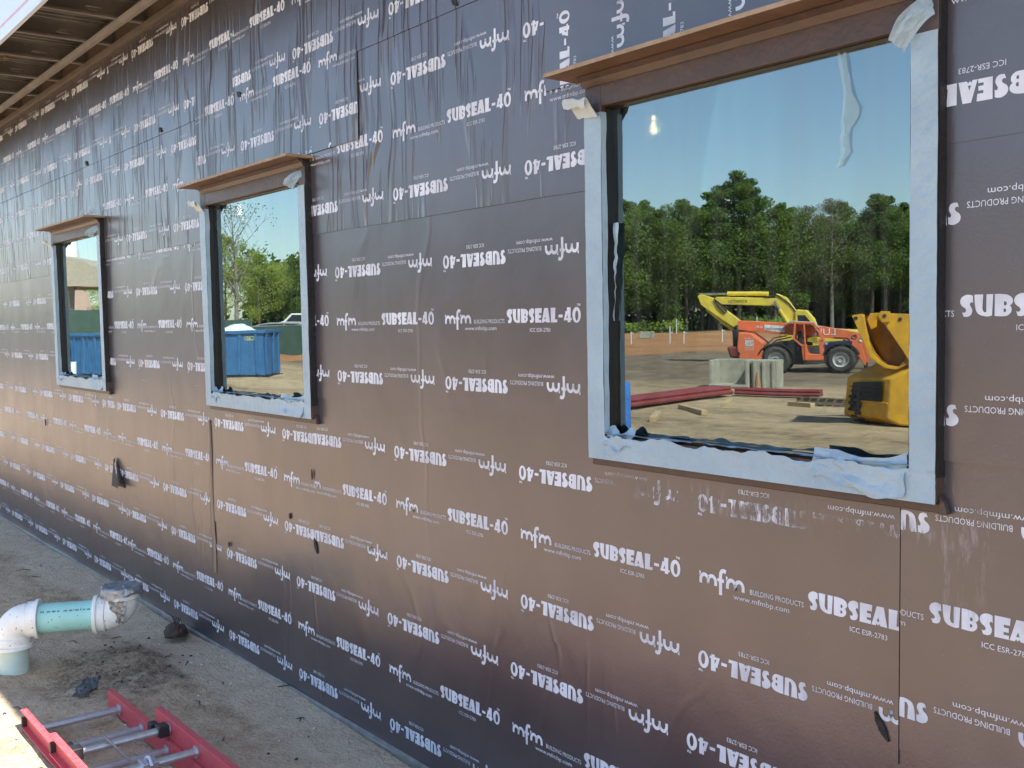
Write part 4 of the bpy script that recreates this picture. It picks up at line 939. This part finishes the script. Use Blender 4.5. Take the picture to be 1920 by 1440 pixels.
M['redpipe'] = simple('red_oxide_steel', (.26, .045, .045), (.17, .035, .035), rough=.55, scale=3); M['bluepipe'] = simple('blue_pipe', (.16, .28, .42), (.12, .21, .33), rough=.5, scale=3); M['lumber'] = simple('raw_lumber', (.55, .40, .22), (.4, .28, .15), rough=.8, scale=6)
beam_stack('steel_bundle', M['redpipe'], (-17.1, -13.9), (-18.1, -19.4), .058, 6, 'long bundle of red primed steel on timber bearers', 'steel bundle')
beam_stack('steel_bundle', M['redpipe'], (-18.0, -19.4), (-15.9, -20.2), .048, 4, 'short bundle of red primed steel crossing in front of the concrete boxes', 'steel bundle')
beam_stack('pipe_bundle', M['bluepipe'], (-15.6, -21.0), (-12.0, -20.6), .085, 3, 'low bundle of blue pipes on the dirt behind the loader', 'pipe bundle', 1)
for k, (x, y, a, L) in enumerate(((-15.9, -15.4, .5, 1.6), (-15.3, -13.6, .9, 1.4), (-14.8, -17.9, .2, .8), (-16.4, -17.2, 1.0, 1.0))):
    mb = MB(); mb.box(-L/2, L/2, -.07, .07, 0, .10); o = mb.build('timber_bearer', M['lumber'], bevel=.006); o.location = (x, y, gz(x, y)); o.rotation_euler = (0, 0, a); tag(o, 'short piece of raw timber lying by the red steel', 'timber', 'timber bearers on the dirt')
for k, (x, y, a, L) in enumerate(((-14.0, -21.6, -.1, 2.2), (-12.6, -21.2, .05, 1.8))):
    mb = MB(); mb.box(-L/2, L/2, -.14, .14, .0, .12); o = mb.build('plank', M['conc'], bevel=.006); o.location = (x, y, gz(x, y)+.02); o.rotation_euler = (0, 0, a); tag(o, 'grey plank lying behind the blue pipes', 'plank', 'planks behind the blue pipes')
pal = MB()
for k in range(7): pal.box(-.62+.19*k, -.50+.19*k, -.5, .5, .14, .17)
for k in (-.45, 0, .42): pal.box(-.62, .64, k-.04, k+.04, 0, .14)
o = pal.build('pallet', simple('grey_wood', (.16, .13, .10), rough=.85)); o.location = (-14.6, -18.6, gz(-14.6, -18.6)); o.rotation_euler = (.1, .05, ea+.1); tag(o, 'weathered wooden pallet lying between red steel and blue pipes', 'pallet')
# blue barrel near the pane's left edge
mb = MB(); mb.lathe([(0, 0), (.27, 0), (.285, .03), (.285, .3), (.295, .31), (.285, .32), (.285, .6), (.295, .61), (.285, .62), (.285, .87), (.27, .90), (.25, .89), (0, .88)], (0, 0, 0), (0, 0, 1), 28)
o = mb.build('barrel', simple('bright_blue_plastic', (.03, .17, .60), (.06, .2, .5), rough=.4, scale=6), smooth=True, auto=40); o.location = (-14.42, -11.60, gz(-14.3, -11.7)); tag(o, 'bright blue plastic barrel standing on the dirt', 'barrel')
# white stakes at the edge of the cleared ground
for k, (x, y) in enumerate(((-52.5, -49.8), (-50.6, -51.6), (-50.2, -52.6), (-60.0, -62.4), (-64.0, -58.0), (-55.5, -67.5), (-48.6, -55.0))):
    mb = MB(); mb.box(-.03, .03, -.03, .03, 0, 1.0+.3*(k % 2)); mb.box(-.03, .25, -.035, -.03, .8, .95); o = mb.build('survey_stake', M['white']); o.location = (x, y, gz(x, y)-.1); tag(o, 'thin white survey stake standing on the red dirt', 'stake', 'survey stakes on the dirt')
# --- dumpsters
def dumpster(name_label, x, y, rz, L, W_, H_, text=None, nr=6):
    r = empty('dumpster', (x, y, gz(x, y)), rz); tag(r, name_label, 'dumpster')
    b = MB(); b.box(-L/2, L/2, -W_/2, -W_/2+.05, .12, H_); b.box(-L/2, L/2, W_/2-.05, W_/2, .12, H_); b.box(-L/2, -L/2+.05, -W_/2+.05, W_/2-.05, .12, H_); b.box(L/2-.05, L/2, -W_/2+.05, W_/2-.05, .12, H_); b.box(-L/2+.05, L/2-.05, -W_/2+.05, W_/2-.05, .12, .2)
    b.build('body', M['dump'], r)
    for k in range(nr):
        u = -L/2+.25+(L-.6)*k/(nr-1)
        for sg in (1, -1):
            m2 = MB(); y0 = sg*(W_/2+.055); m2.box(u, u+.12, min(y0, sg*W_/2), max(y0, sg*W_/2), .16, H_-.1); m2.build('rib', M['dump'], r, bevel=.01)
    for k in range(3):
        v_ = -W_/2+.2+(W_-.5)*k/2; m2 = MB(); m2.box(L/2, L/2+.07, v_, v_+.14, .16, H_-.1); m2.build('rib', M['dump'], r, bevel=.01)
    m2 = MB(); m2.box(-L/2-.04, L/2+.08, W_/2+.001, W_/2+.08, H_-.10, H_+.04); m2.box(-L/2-.04, L/2+.08, -W_/2-.08, -W_/2-.001, H_-.10, H_+.04); m2.box(L/2+.001, L/2+.08, -W_/2, W_/2, H_-.10, H_+.04); m2.box(-L/2-.08, -L/2-.001, -W_/2, W_/2, H_-.10, H_+.04); m2.build('rim', M['dump'], r, bevel=.015)
    m2 = MB(); m2.box(-L/2-.1, L/2+.12, -W_/2-.03, W_/2+.03, .0, .10); m2.build('skid', M['dk'], r)
    if text: lettering(r, text, (L/2-.35, W_/2+.002, H_-.38), (-1, 0, 0), .45, .17, simple('yellow_stencil', (.75, .62, .05), rough=.6), (0, 1, 0))
    return r
d1 = Vector((1.4, -1.75)).normalized()
dumpster('blue dumpster marked in yellow, beside the green mesh fence', -41.9, -15.2, math.atan2(d1.y, d1.x), 4.2, 2.2, 1.92, 'C&D', 6)
dumpster('taller blue dumpster with close ribs on its end, beside a white bucket', -46.6, -11.9, math.radians(-25), 2.4, 1.9, 1.86, None, 5)
dumpster('low blue dumpster left of the tall one', -49.0, -9.6, math.radians(-20), 2.6, 1.9, 1.45, None, 4)
mb = MB(); mb.grid(lambda a, b: ((a-.5)*1.5, (b-.5)*1.8, 1.82+.36*math.sin(a*math.pi)**.7*math.sin(b*math.pi)**.6+.06*nz(a*5, b*5)), 18, 18); o = mb.build('tarp', simple('white_sheeting', (.80, .80, .80), rough=.6), smooth=True); o.location = (-41.9, -16.0, gz(-41.9, -16)); o.rotation_euler = (0, 0, math.atan2(d1.y, d1.x)); tag(o, 'white sheeting heaped on top of the lettered blue dumpster', 'tarp')
mb = MB(); mb.lathe([(0, 0), (.17, 0), (.20, .72), (.21, .72), (.21, .76), (0, .76)], (0, 0, 0), (0, 0, 1), 20); o = mb.build('bucket', M['white'], smooth=True, auto=40); o.location = (-41.88, -9.1, gz(-41.9, -9.1)); tag(o, 'white bucket standing on the dirt in front of the dumpsters', 'bucket')
# --- fence with green mesh
M['mesh'] = simple('green_mesh', (.045, .085, .065), (.03, .06, .045), rough=.8, scale=3)
fp = [(-66, -6), (-61.5, -13), (-59.8, -18.5), (-58.2, -24), (-54.5, -29), (-51, -33)]
fen = empty('mesh_fence', (-60, -18, 0)); tag(fen, 'long fence hung with dark green mesh beyond the dumpsters', 'fence')
for i in range(len(fp)-1):
    mb = MB(); p0, p1 = Vector(fp[i]), Vector(fp[i+1])
    mb.grid(lambda a, b: ((p0+(p1-p0)*a).x+60+.06*nz(a*6, i), (p0+(p1-p0)*a).y+18+.06*nz(a*9, b*2, i), -.4+(3.35, 3.2, 2.5, 2.05, 2.05)[i]*b+.07*nz(a*4, i*3)*b), 24, 4); mb.build('mesh_panel', M['mesh'], fen, smooth=True)
for i, q in enumerate(fp):
    mb = MB(); mb.lathe([(.04, 0), (.04, (3.4, 3.4, 3.2, 2.4, 2.15, 2.15)[i]), (0, (3.4, 3.4, 3.2, 2.4, 2.15, 2.15)[i])], (q[0]+60, q[1]+18, -.5), (0, 0, 1), 8); mb.build('post', M['galv'], fen)
# --- parked cars beyond the fence
def car(x, y, rz, mt, label, h):
    r = empty('parked_car', (x, y, gz(x, y)), rz); tag(r, label, 'car')
    b = MB(); b.prism([(-2.2,.3),(-2.25,.8),(-1.9,.95),(-1.5,h),(.5,h+.03),(1.2,1.02),(2.1,.9),(2.25,.6),(2.2,.3)], (0, 0, 0), (1, 0, 0), (0, 0, 1), (0, 1, 0), -.85, .85); b.build('body', mt, r, bevel=.07)
    for sg in (-1, 1):
        for poly in ([(-1.45,1.0),(-1.25,h-.1),(-.45,h-.08),(-.45,1.0)], [(-.35,1.0),(-.35,h-.08),(.42,h-.07),(.95,1.02)]):
            g = MB(); g.prism(poly, (0, sg*.852, 0), (1, 0, 0), (0, 0, 1), (0, sg, 0), 0, .01); g.build('window', M['cabglass'], r)
        for u in (-1.4, 1.4): wheel(r, (u, sg*.88, .33), (0, -sg, 0), .33, .2, M['rimg'])
car(-66.9, -31.4, math.radians(122), M['white'], 'white station wagon parked beyond the green mesh fence', 1.55)
car(-62.5, -27.6, math.radians(122), simple('grey_car_paint', (.25, .27, .28), rough=.3), 'grey car parked just behind the green mesh fence', 1.15)
# --- pavilion and its tank, reflected in the far window
M['beige'] = simple('beige_roof', (.42, .36, .28), rough=.7); M['brickp'] = simple('pale_brick', (.55, .38, .30), (.42, .28, .22), rough=.85, scale=14)
pav = empty('pavilion', (-74, -19, gz(-74, -19))); tag(pav, 'open pavilion with sloping beige roof on posts and a brick pier', 'pavilion')
pd = Vector((.66, -.75, 0)); pn_ = Vector((-.75, -.66, 0))
mb = MB(); mb.prism([(-7, 7.0), (0.4, 5.7), (3.2, 4.4), (3.2, 3.9), (-7, 4.2)], (0, 0, 0), pd, (0, 0, 1), pn_, -1, 8); mb.build('roof', M['beige'], pav)
for u in (-5.5, -1.2, 2.6):
    for t0 in (.0, 6.5):
        mb = MB(); mb.prism([(u, 0), (u+.3, 0), (u+.3, 4.3), (u, 4.3)], (0, 0, 0), pd, (0, 0, 1), pn_, t0, t0+.3); mb.build('post', M['galv'], pav)
mb = MB(); mb.prism([(.2, 0), (1.15, 0), (1.1, 2.6), (.75, 3.6), (.2, 3.7)], (0, 0, 0), pd, (0, 0, 1), pn_, -2.2, -1.2); mb.build('brick_pier', M['brickp'], pav)
mb = MB(); mb.lathe([(0, 0), (1.6, 0), (1.6, 6.6), (1.5, 7.6), (1.15, 8.6), (.65, 9.2), (0, 9.4)], (0, 0, 0), (0, 0, 1), 32); o = mb.build('storage_tank', M['white'], smooth=True, auto=60); o.location = (-82.1, -19.3, gz(-82, -19)); tag(o, 'tall white domed tank rising behind the pavilion roof', 'tank')

# ------------------------------------------------------------------ trees
def leafmat(n_, a, b):
    m_, t, p = mat(n_); tc = N(t, 'ShaderNodeTexCoord'); n1 = N(t, 'ShaderNodeTexNoise', Scale=1.1, Detail=4.0); t.links.new(tc.outputs['Object'], n1.inputs[0])
    t.links.new(ramp(t, n1.outputs[0], [(.35, b), (.65, a)]).outputs[0], p.inputs['Base Color']); p.inputs['Roughness'].default_value = .7; p.inputs['Specular IOR Level'].default_value = .25
    tl_ = N(t, 'ShaderNodeBsdfTranslucent'); t.links.new(p.inputs['Base Color'].links[0].from_socket, tl_.inputs[0]); mx = N(t, 'ShaderNodeMixShader'); mx.inputs[0].default_value = .42
    t.links.new(p.outputs[0], mx.inputs[1]); t.links.new(tl_.outputs[0], mx.inputs[2]); t.links.new(mx.outputs[0], t.nodes['Material Output'].inputs[0])
    return m_
M['lf_pine'] = leafmat('pine_needles', (.15, .24, .05), (.07, .13, .03)); M['lf_oak'] = leafmat('oak_leaves', (.20, .29, .06), (.10, .16, .04))
M['lf_grey'] = leafmat('thin_spring_leaves', (.24, .25, .13), (.15, .15, .085)); M['lf_lime'] = leafmat('lime_leaves', (.40, .50, .10), (.24, .34, .06))
M['bark'] = simple('bark', (.16, .125, .095), (.09, .07, .055), rough=.9, scale=5); M['pbark'] = simple('pale_bark', (.24, .215, .18), (.15, .135, .115), rough=.9, scale=5)
def leaves(mb, centres, rad, n, size, flat=.7):
    c = np.array(centres); k = rng.integers(0, len(c), n); R = np.array(rad)[k]
    d = rng.normal(size=(n, 3)); d /= np.linalg.norm(d, axis=1)[:, None]; rr = rng.random(n)**.45
    P = c[k]+d*(rr*R)[:, None]*np.array((1, 1, flat))
    u = rng.normal(size=(n, 3)); u /= np.linalg.norm(u, axis=1)[:, None]; v = np.cross(u, rng.normal(size=(n, 3))); v /= np.linalg.norm(v, axis=1)[:, None]
    s = size*(.6+.8*rng.random(n))[:, None]; b = len(mb.v)
    q = np.stack([P-u*s-v*s*.35, P+u*s*.2-v*s*.5, P+u*s+v*s*.35, P-u*s*.2+v*s*.5], 1).reshape(-1, 3)
    mb.v += [tuple(a) for a in q.tolist()]; mb.f += [(b+4*i, b+4*i+1, b+4*i+2, b+4*i+3) for i in range(n)]; mb.m += [0]*n
def tree(kind, h, seed):
    global rng
    rng = np.random.default_rng(seed)
    r = empty(kind); tr = MB(); cr = MB(); cs, rs = [], []
    r0 = .012*h+.05; lean = rng.normal(size=2)*.02*h
    trunk = [(lean[0]*s**2, lean[1]*s**2, h*.96*s-.5*(s == 0)) for s in np.linspace(0, 1, 9)]
    tr.tube(trunk, [r0*(1-.88*s) for s in np.linspace(0, 1, 9)], 8)
    lo = {'pine': .30, 'oak': .10, 'thin': .30, 'lime': .12, 'bare': .3}[kind.split('_')[0]] if kind.split('_')[0] in ('pine', 'oak', 'thin', 'lime', 'bare') else .3
    nb = {'pine_tree': 26, 'oak_tree': 22, 'thin_tree': 26, 'lime_tree': 20, 'bare_tree': 30}[kind]
    for k in range(nb):
        s = lo+(1-lo)*(k+rng.random())/nb; a = k*2.4+rng.random()
        prof = {'pine_tree': .20*h*(1-((s-lo)/(1-lo))**1.6)+.05*h, 'oak_tree': .30*h*math.sin(math.pi*(.18+.80*(s-lo)/(1-lo)))+.02*h, 'thin_tree': .20*h*math.sin(math.pi*(.2+.75*(s-lo)/(1-lo))), 'lime_tree': .32*h*math.sin(math.pi*(.22+.76*(s-lo)/(1-lo))), 'bare_tree': .24*h*math.sin(math.pi*(.15+.8*(s-lo)/(1-lo)))}[kind]*(.65+.6*rng.random())
        i = min(7, int(s*8)); b0 = Vector(trunk[i])*(1-(s*8-i))+Vector(trunk[i+1])*(s*8-i)
        tip = b0+Vector((math.cos(a)*prof, math.sin(a)*prof, prof*(.25 if kind == 'pine_tree' else .6)))
        if kind == 'bare_tree': tip.z += prof*.5
        mid = (b0+tip)/2+Vector((0, 0, -.05*prof+.1*rng.random())); rb = r0*(1-.8*s)*.42
        tr.tube([b0, mid, tip], [rb, rb*.6, rb*.2], 5)
        if kind in ('bare_tree', 'thin_tree'):
            for q in range(5):
                s2 = .3+.14*q; p0 = b0.lerp(tip, s2); a2 = a+rng.normal()*1.1; L = prof*.35*(1.3-s2)
                tr.tube([p0, p0+Vector((math.cos(a2)*L*.6, math.sin(a2)*L*.6, L*.7)), p0+Vector((math.cos(a2)*L, math.sin(a2)*L, L*1.5))], [rb*.4, rb*.25, rb*.1], 4)
        cs += [tuple(b0.lerp(tip, f)) for f in ((.55, .95) if kind != 'pine_tree' else (.5, .9))]
        rs += [prof*.38+.03*h, prof*.32+.025*h]
    nl, sz = {'pine_tree': (13000, .095), 'oak_tree': (14000, .10), 'thin_tree': (4500, .07), 'lime_tree': (13000, .09), 'bare_tree': (700, .08)}[kind]
    sz *= h/12 if kind != 'bare_tree' else 1
    leaves(cr, cs, rs, nl, sz)
    tr.build('trunk', M['pbark'] if kind in ('thin_tree', 'bare_tree') else M['bark'], r, smooth=True)
    cr.build('crown', {'pine_tree': M['lf_pine'], 'oak_tree': M['lf_oak'], 'thin_tree': M['lf_grey'], 'lime_tree': M['lf_lime'], 'bare_tree': M['lf_grey']}[kind], r)
    r['h'] = h
    return r
protos = {k: [tree(k, 12.0, s) for s in ss] for k, ss in {'pine_tree': (11, 12, 13), 'oak_tree': (21, 22, 23), 'thin_tree': (31, 32)}.items()}
used = set()
LB = {'pine_tree': 'dark pine in the tree line beyond the cleared dirt', 'oak_tree': 'leafy mid green tree in the tree line beyond the cleared dirt', 'thin_tree': 'thin greyish half bare tree in the tree line beyond the cleared dirt'}
def plant(kind, x, y, h, label=None):
    pk = protos[kind]; i = random.randrange(len(pk)); pr_ = pk[i]
    if (kind, i) not in used: used.add((kind, i)); o = pr_
    else: o = copy_tree(pr_)
    o.location = (x, y, gz(x, y)-.1); k = h/12; o.scale = (k*random.uniform(.9, 1.15),)*2+(k,); o.rotation_euler = (0, 0, random.uniform(0, 6.3))
    tag(o, label or LB[kind], 'tree', 'trees in the far tree line')
E0, E1 = Vector((-87.0, -41.0)), Vector((-42.0, -97.0)); ED = (E1-E0); EN = Vector((-.786, -.618))
def along(px): return E0.lerp(E1, 0) if False else None
def tl(s, dd): q = E0+ED*s+EN*dd; return q.x, q.y
# s runs along the far edge of the clearing
key = [(0.417, 0, 'oak_tree', 12.0), (0.442, 2, 'oak_tree', 12.2), (0.465, 1, 'oak_tree', 11.2), (0.496, 0, 'oak_tree', 12.1), (0.522, 2, 'oak_tree', 11.8), (0.543, 1, 'pine_tree', 13.4), (0.565, 0, 'pine_tree', 14.5), (0.588, 2, 'pine_tree', 13.2), (0.610, 0, 'oak_tree', 11.4), (0.634, 1, 'oak_tree', 11.2), (0.657, 2, 'thin_tree', 11.6), (0.681, 0, 'thin_tree', 12.0), (0.704, 2, 'oak_tree', 11.6), (0.729, 0, 'pine_tree', 12.0), (0.751, 1, 'pine_tree', 12.5), (0.775, 2, 'pine_tree', 11.6), (0.798, 0, 'oak_tree', 11.5)]
for s, dd, k, h in key:
    x, y = tl(s, dd); plant(k, x, y, h)
for k in range(13):
    x, y = tl(-.03+.033*k, random.uniform(-1, 3)); plant(random.choice(['pine_tree', 'pine_tree', 'oak_tree']), x, y, random.uniform(10.5, 12.5) if k > 2 else random.uniform(6.5, 7.6))
for k in range(7):
    x, y = tl(.83+.028*k, random.uniform(-1, 3)); plant(random.choice(['pine_tree', 'oak_tree']), x, y, random.uniform(11, 13))
for k in range(30):
    x, y = tl(.0+.034*k, random.uniform(5, 9)); plant(random.choice(['pine_tree', 'oak_tree', 'oak_tree']), x, y, random.uniform(9, 11.3) if k > 3 else random.uniform(6, 7.2))
# young trees and the bare one near the dumpsters
o = tree('lime_tree', 6.6, 41); o.location = (-77.9, -33.6, gz(-77.9, -33.6)); tag(o, 'round bright lime green tree behind the fence and the lettered dumpster', 'tree')
o = tree('lime_tree', 8.0, 42); o.location = (-80.6, -31.8, gz(-80.6, -31.8)); tag(o, 'bright green tree just behind the bare tree', 'tree')
o = tree('lime_tree', 5.2, 43); o.location = (-86, -22.5, gz(-86, -22.5)); tag(o, 'bright green tree seen under the pavilion roof', 'tree')
o = tree('lime_tree', 7.6, 44); o.location = (-86, -27.5, gz(-86, -27.5)); tag(o, 'bright green tree to the right of the brick pier', 'tree')
o = tree('bare_tree', 9.6, 45); o.location = (-71.4, -28.7, gz(-71.4, -28.7)); tag(o, 'tall nearly bare tree rising above the lettered blue dumpster', 'tree')
# the wood behind and the scrub at its foot
rng = np.random.default_rng(5)
mb = MB(); cs = []; rs = []
for k in range(420):
    x, y = tl(random.uniform(-.1, 1.1), random.uniform(8, 20)); cs.append((x, y, random.uniform(.2, 8.5)*random.random()**.4)); rs.append(random.uniform(1.6, 2.8))
leaves(mb, cs, rs, 60000, .30); tag(mb.build('wood', M['lf_pine']), 'dense dark wood behind the tree line', 'wood', kind='stuff')
for k in range(22):
    s = random.uniform(.02, 1.0); x, y = tl(s, random.uniform(-4.5, -1.5)); mb = MB(); hh = random.uniform(.7, 1.6)
    leaves(mb, [(random.uniform(-1, 1)*hh, random.uniform(-1, 1)*hh, hh*random.uniform(.3, .7)) for _ in range(7)], [hh*.6]*7, 500, .11); o = mb.build('shrub', M['lf_lime'] if k % 2 else M['lf_oak']); o.location = (x, y, gz(x, y)-.1)
    tag(o, 'low green shrub at the foot of the tree line', 'shrub', 'shrubs at the foot of the tree line')
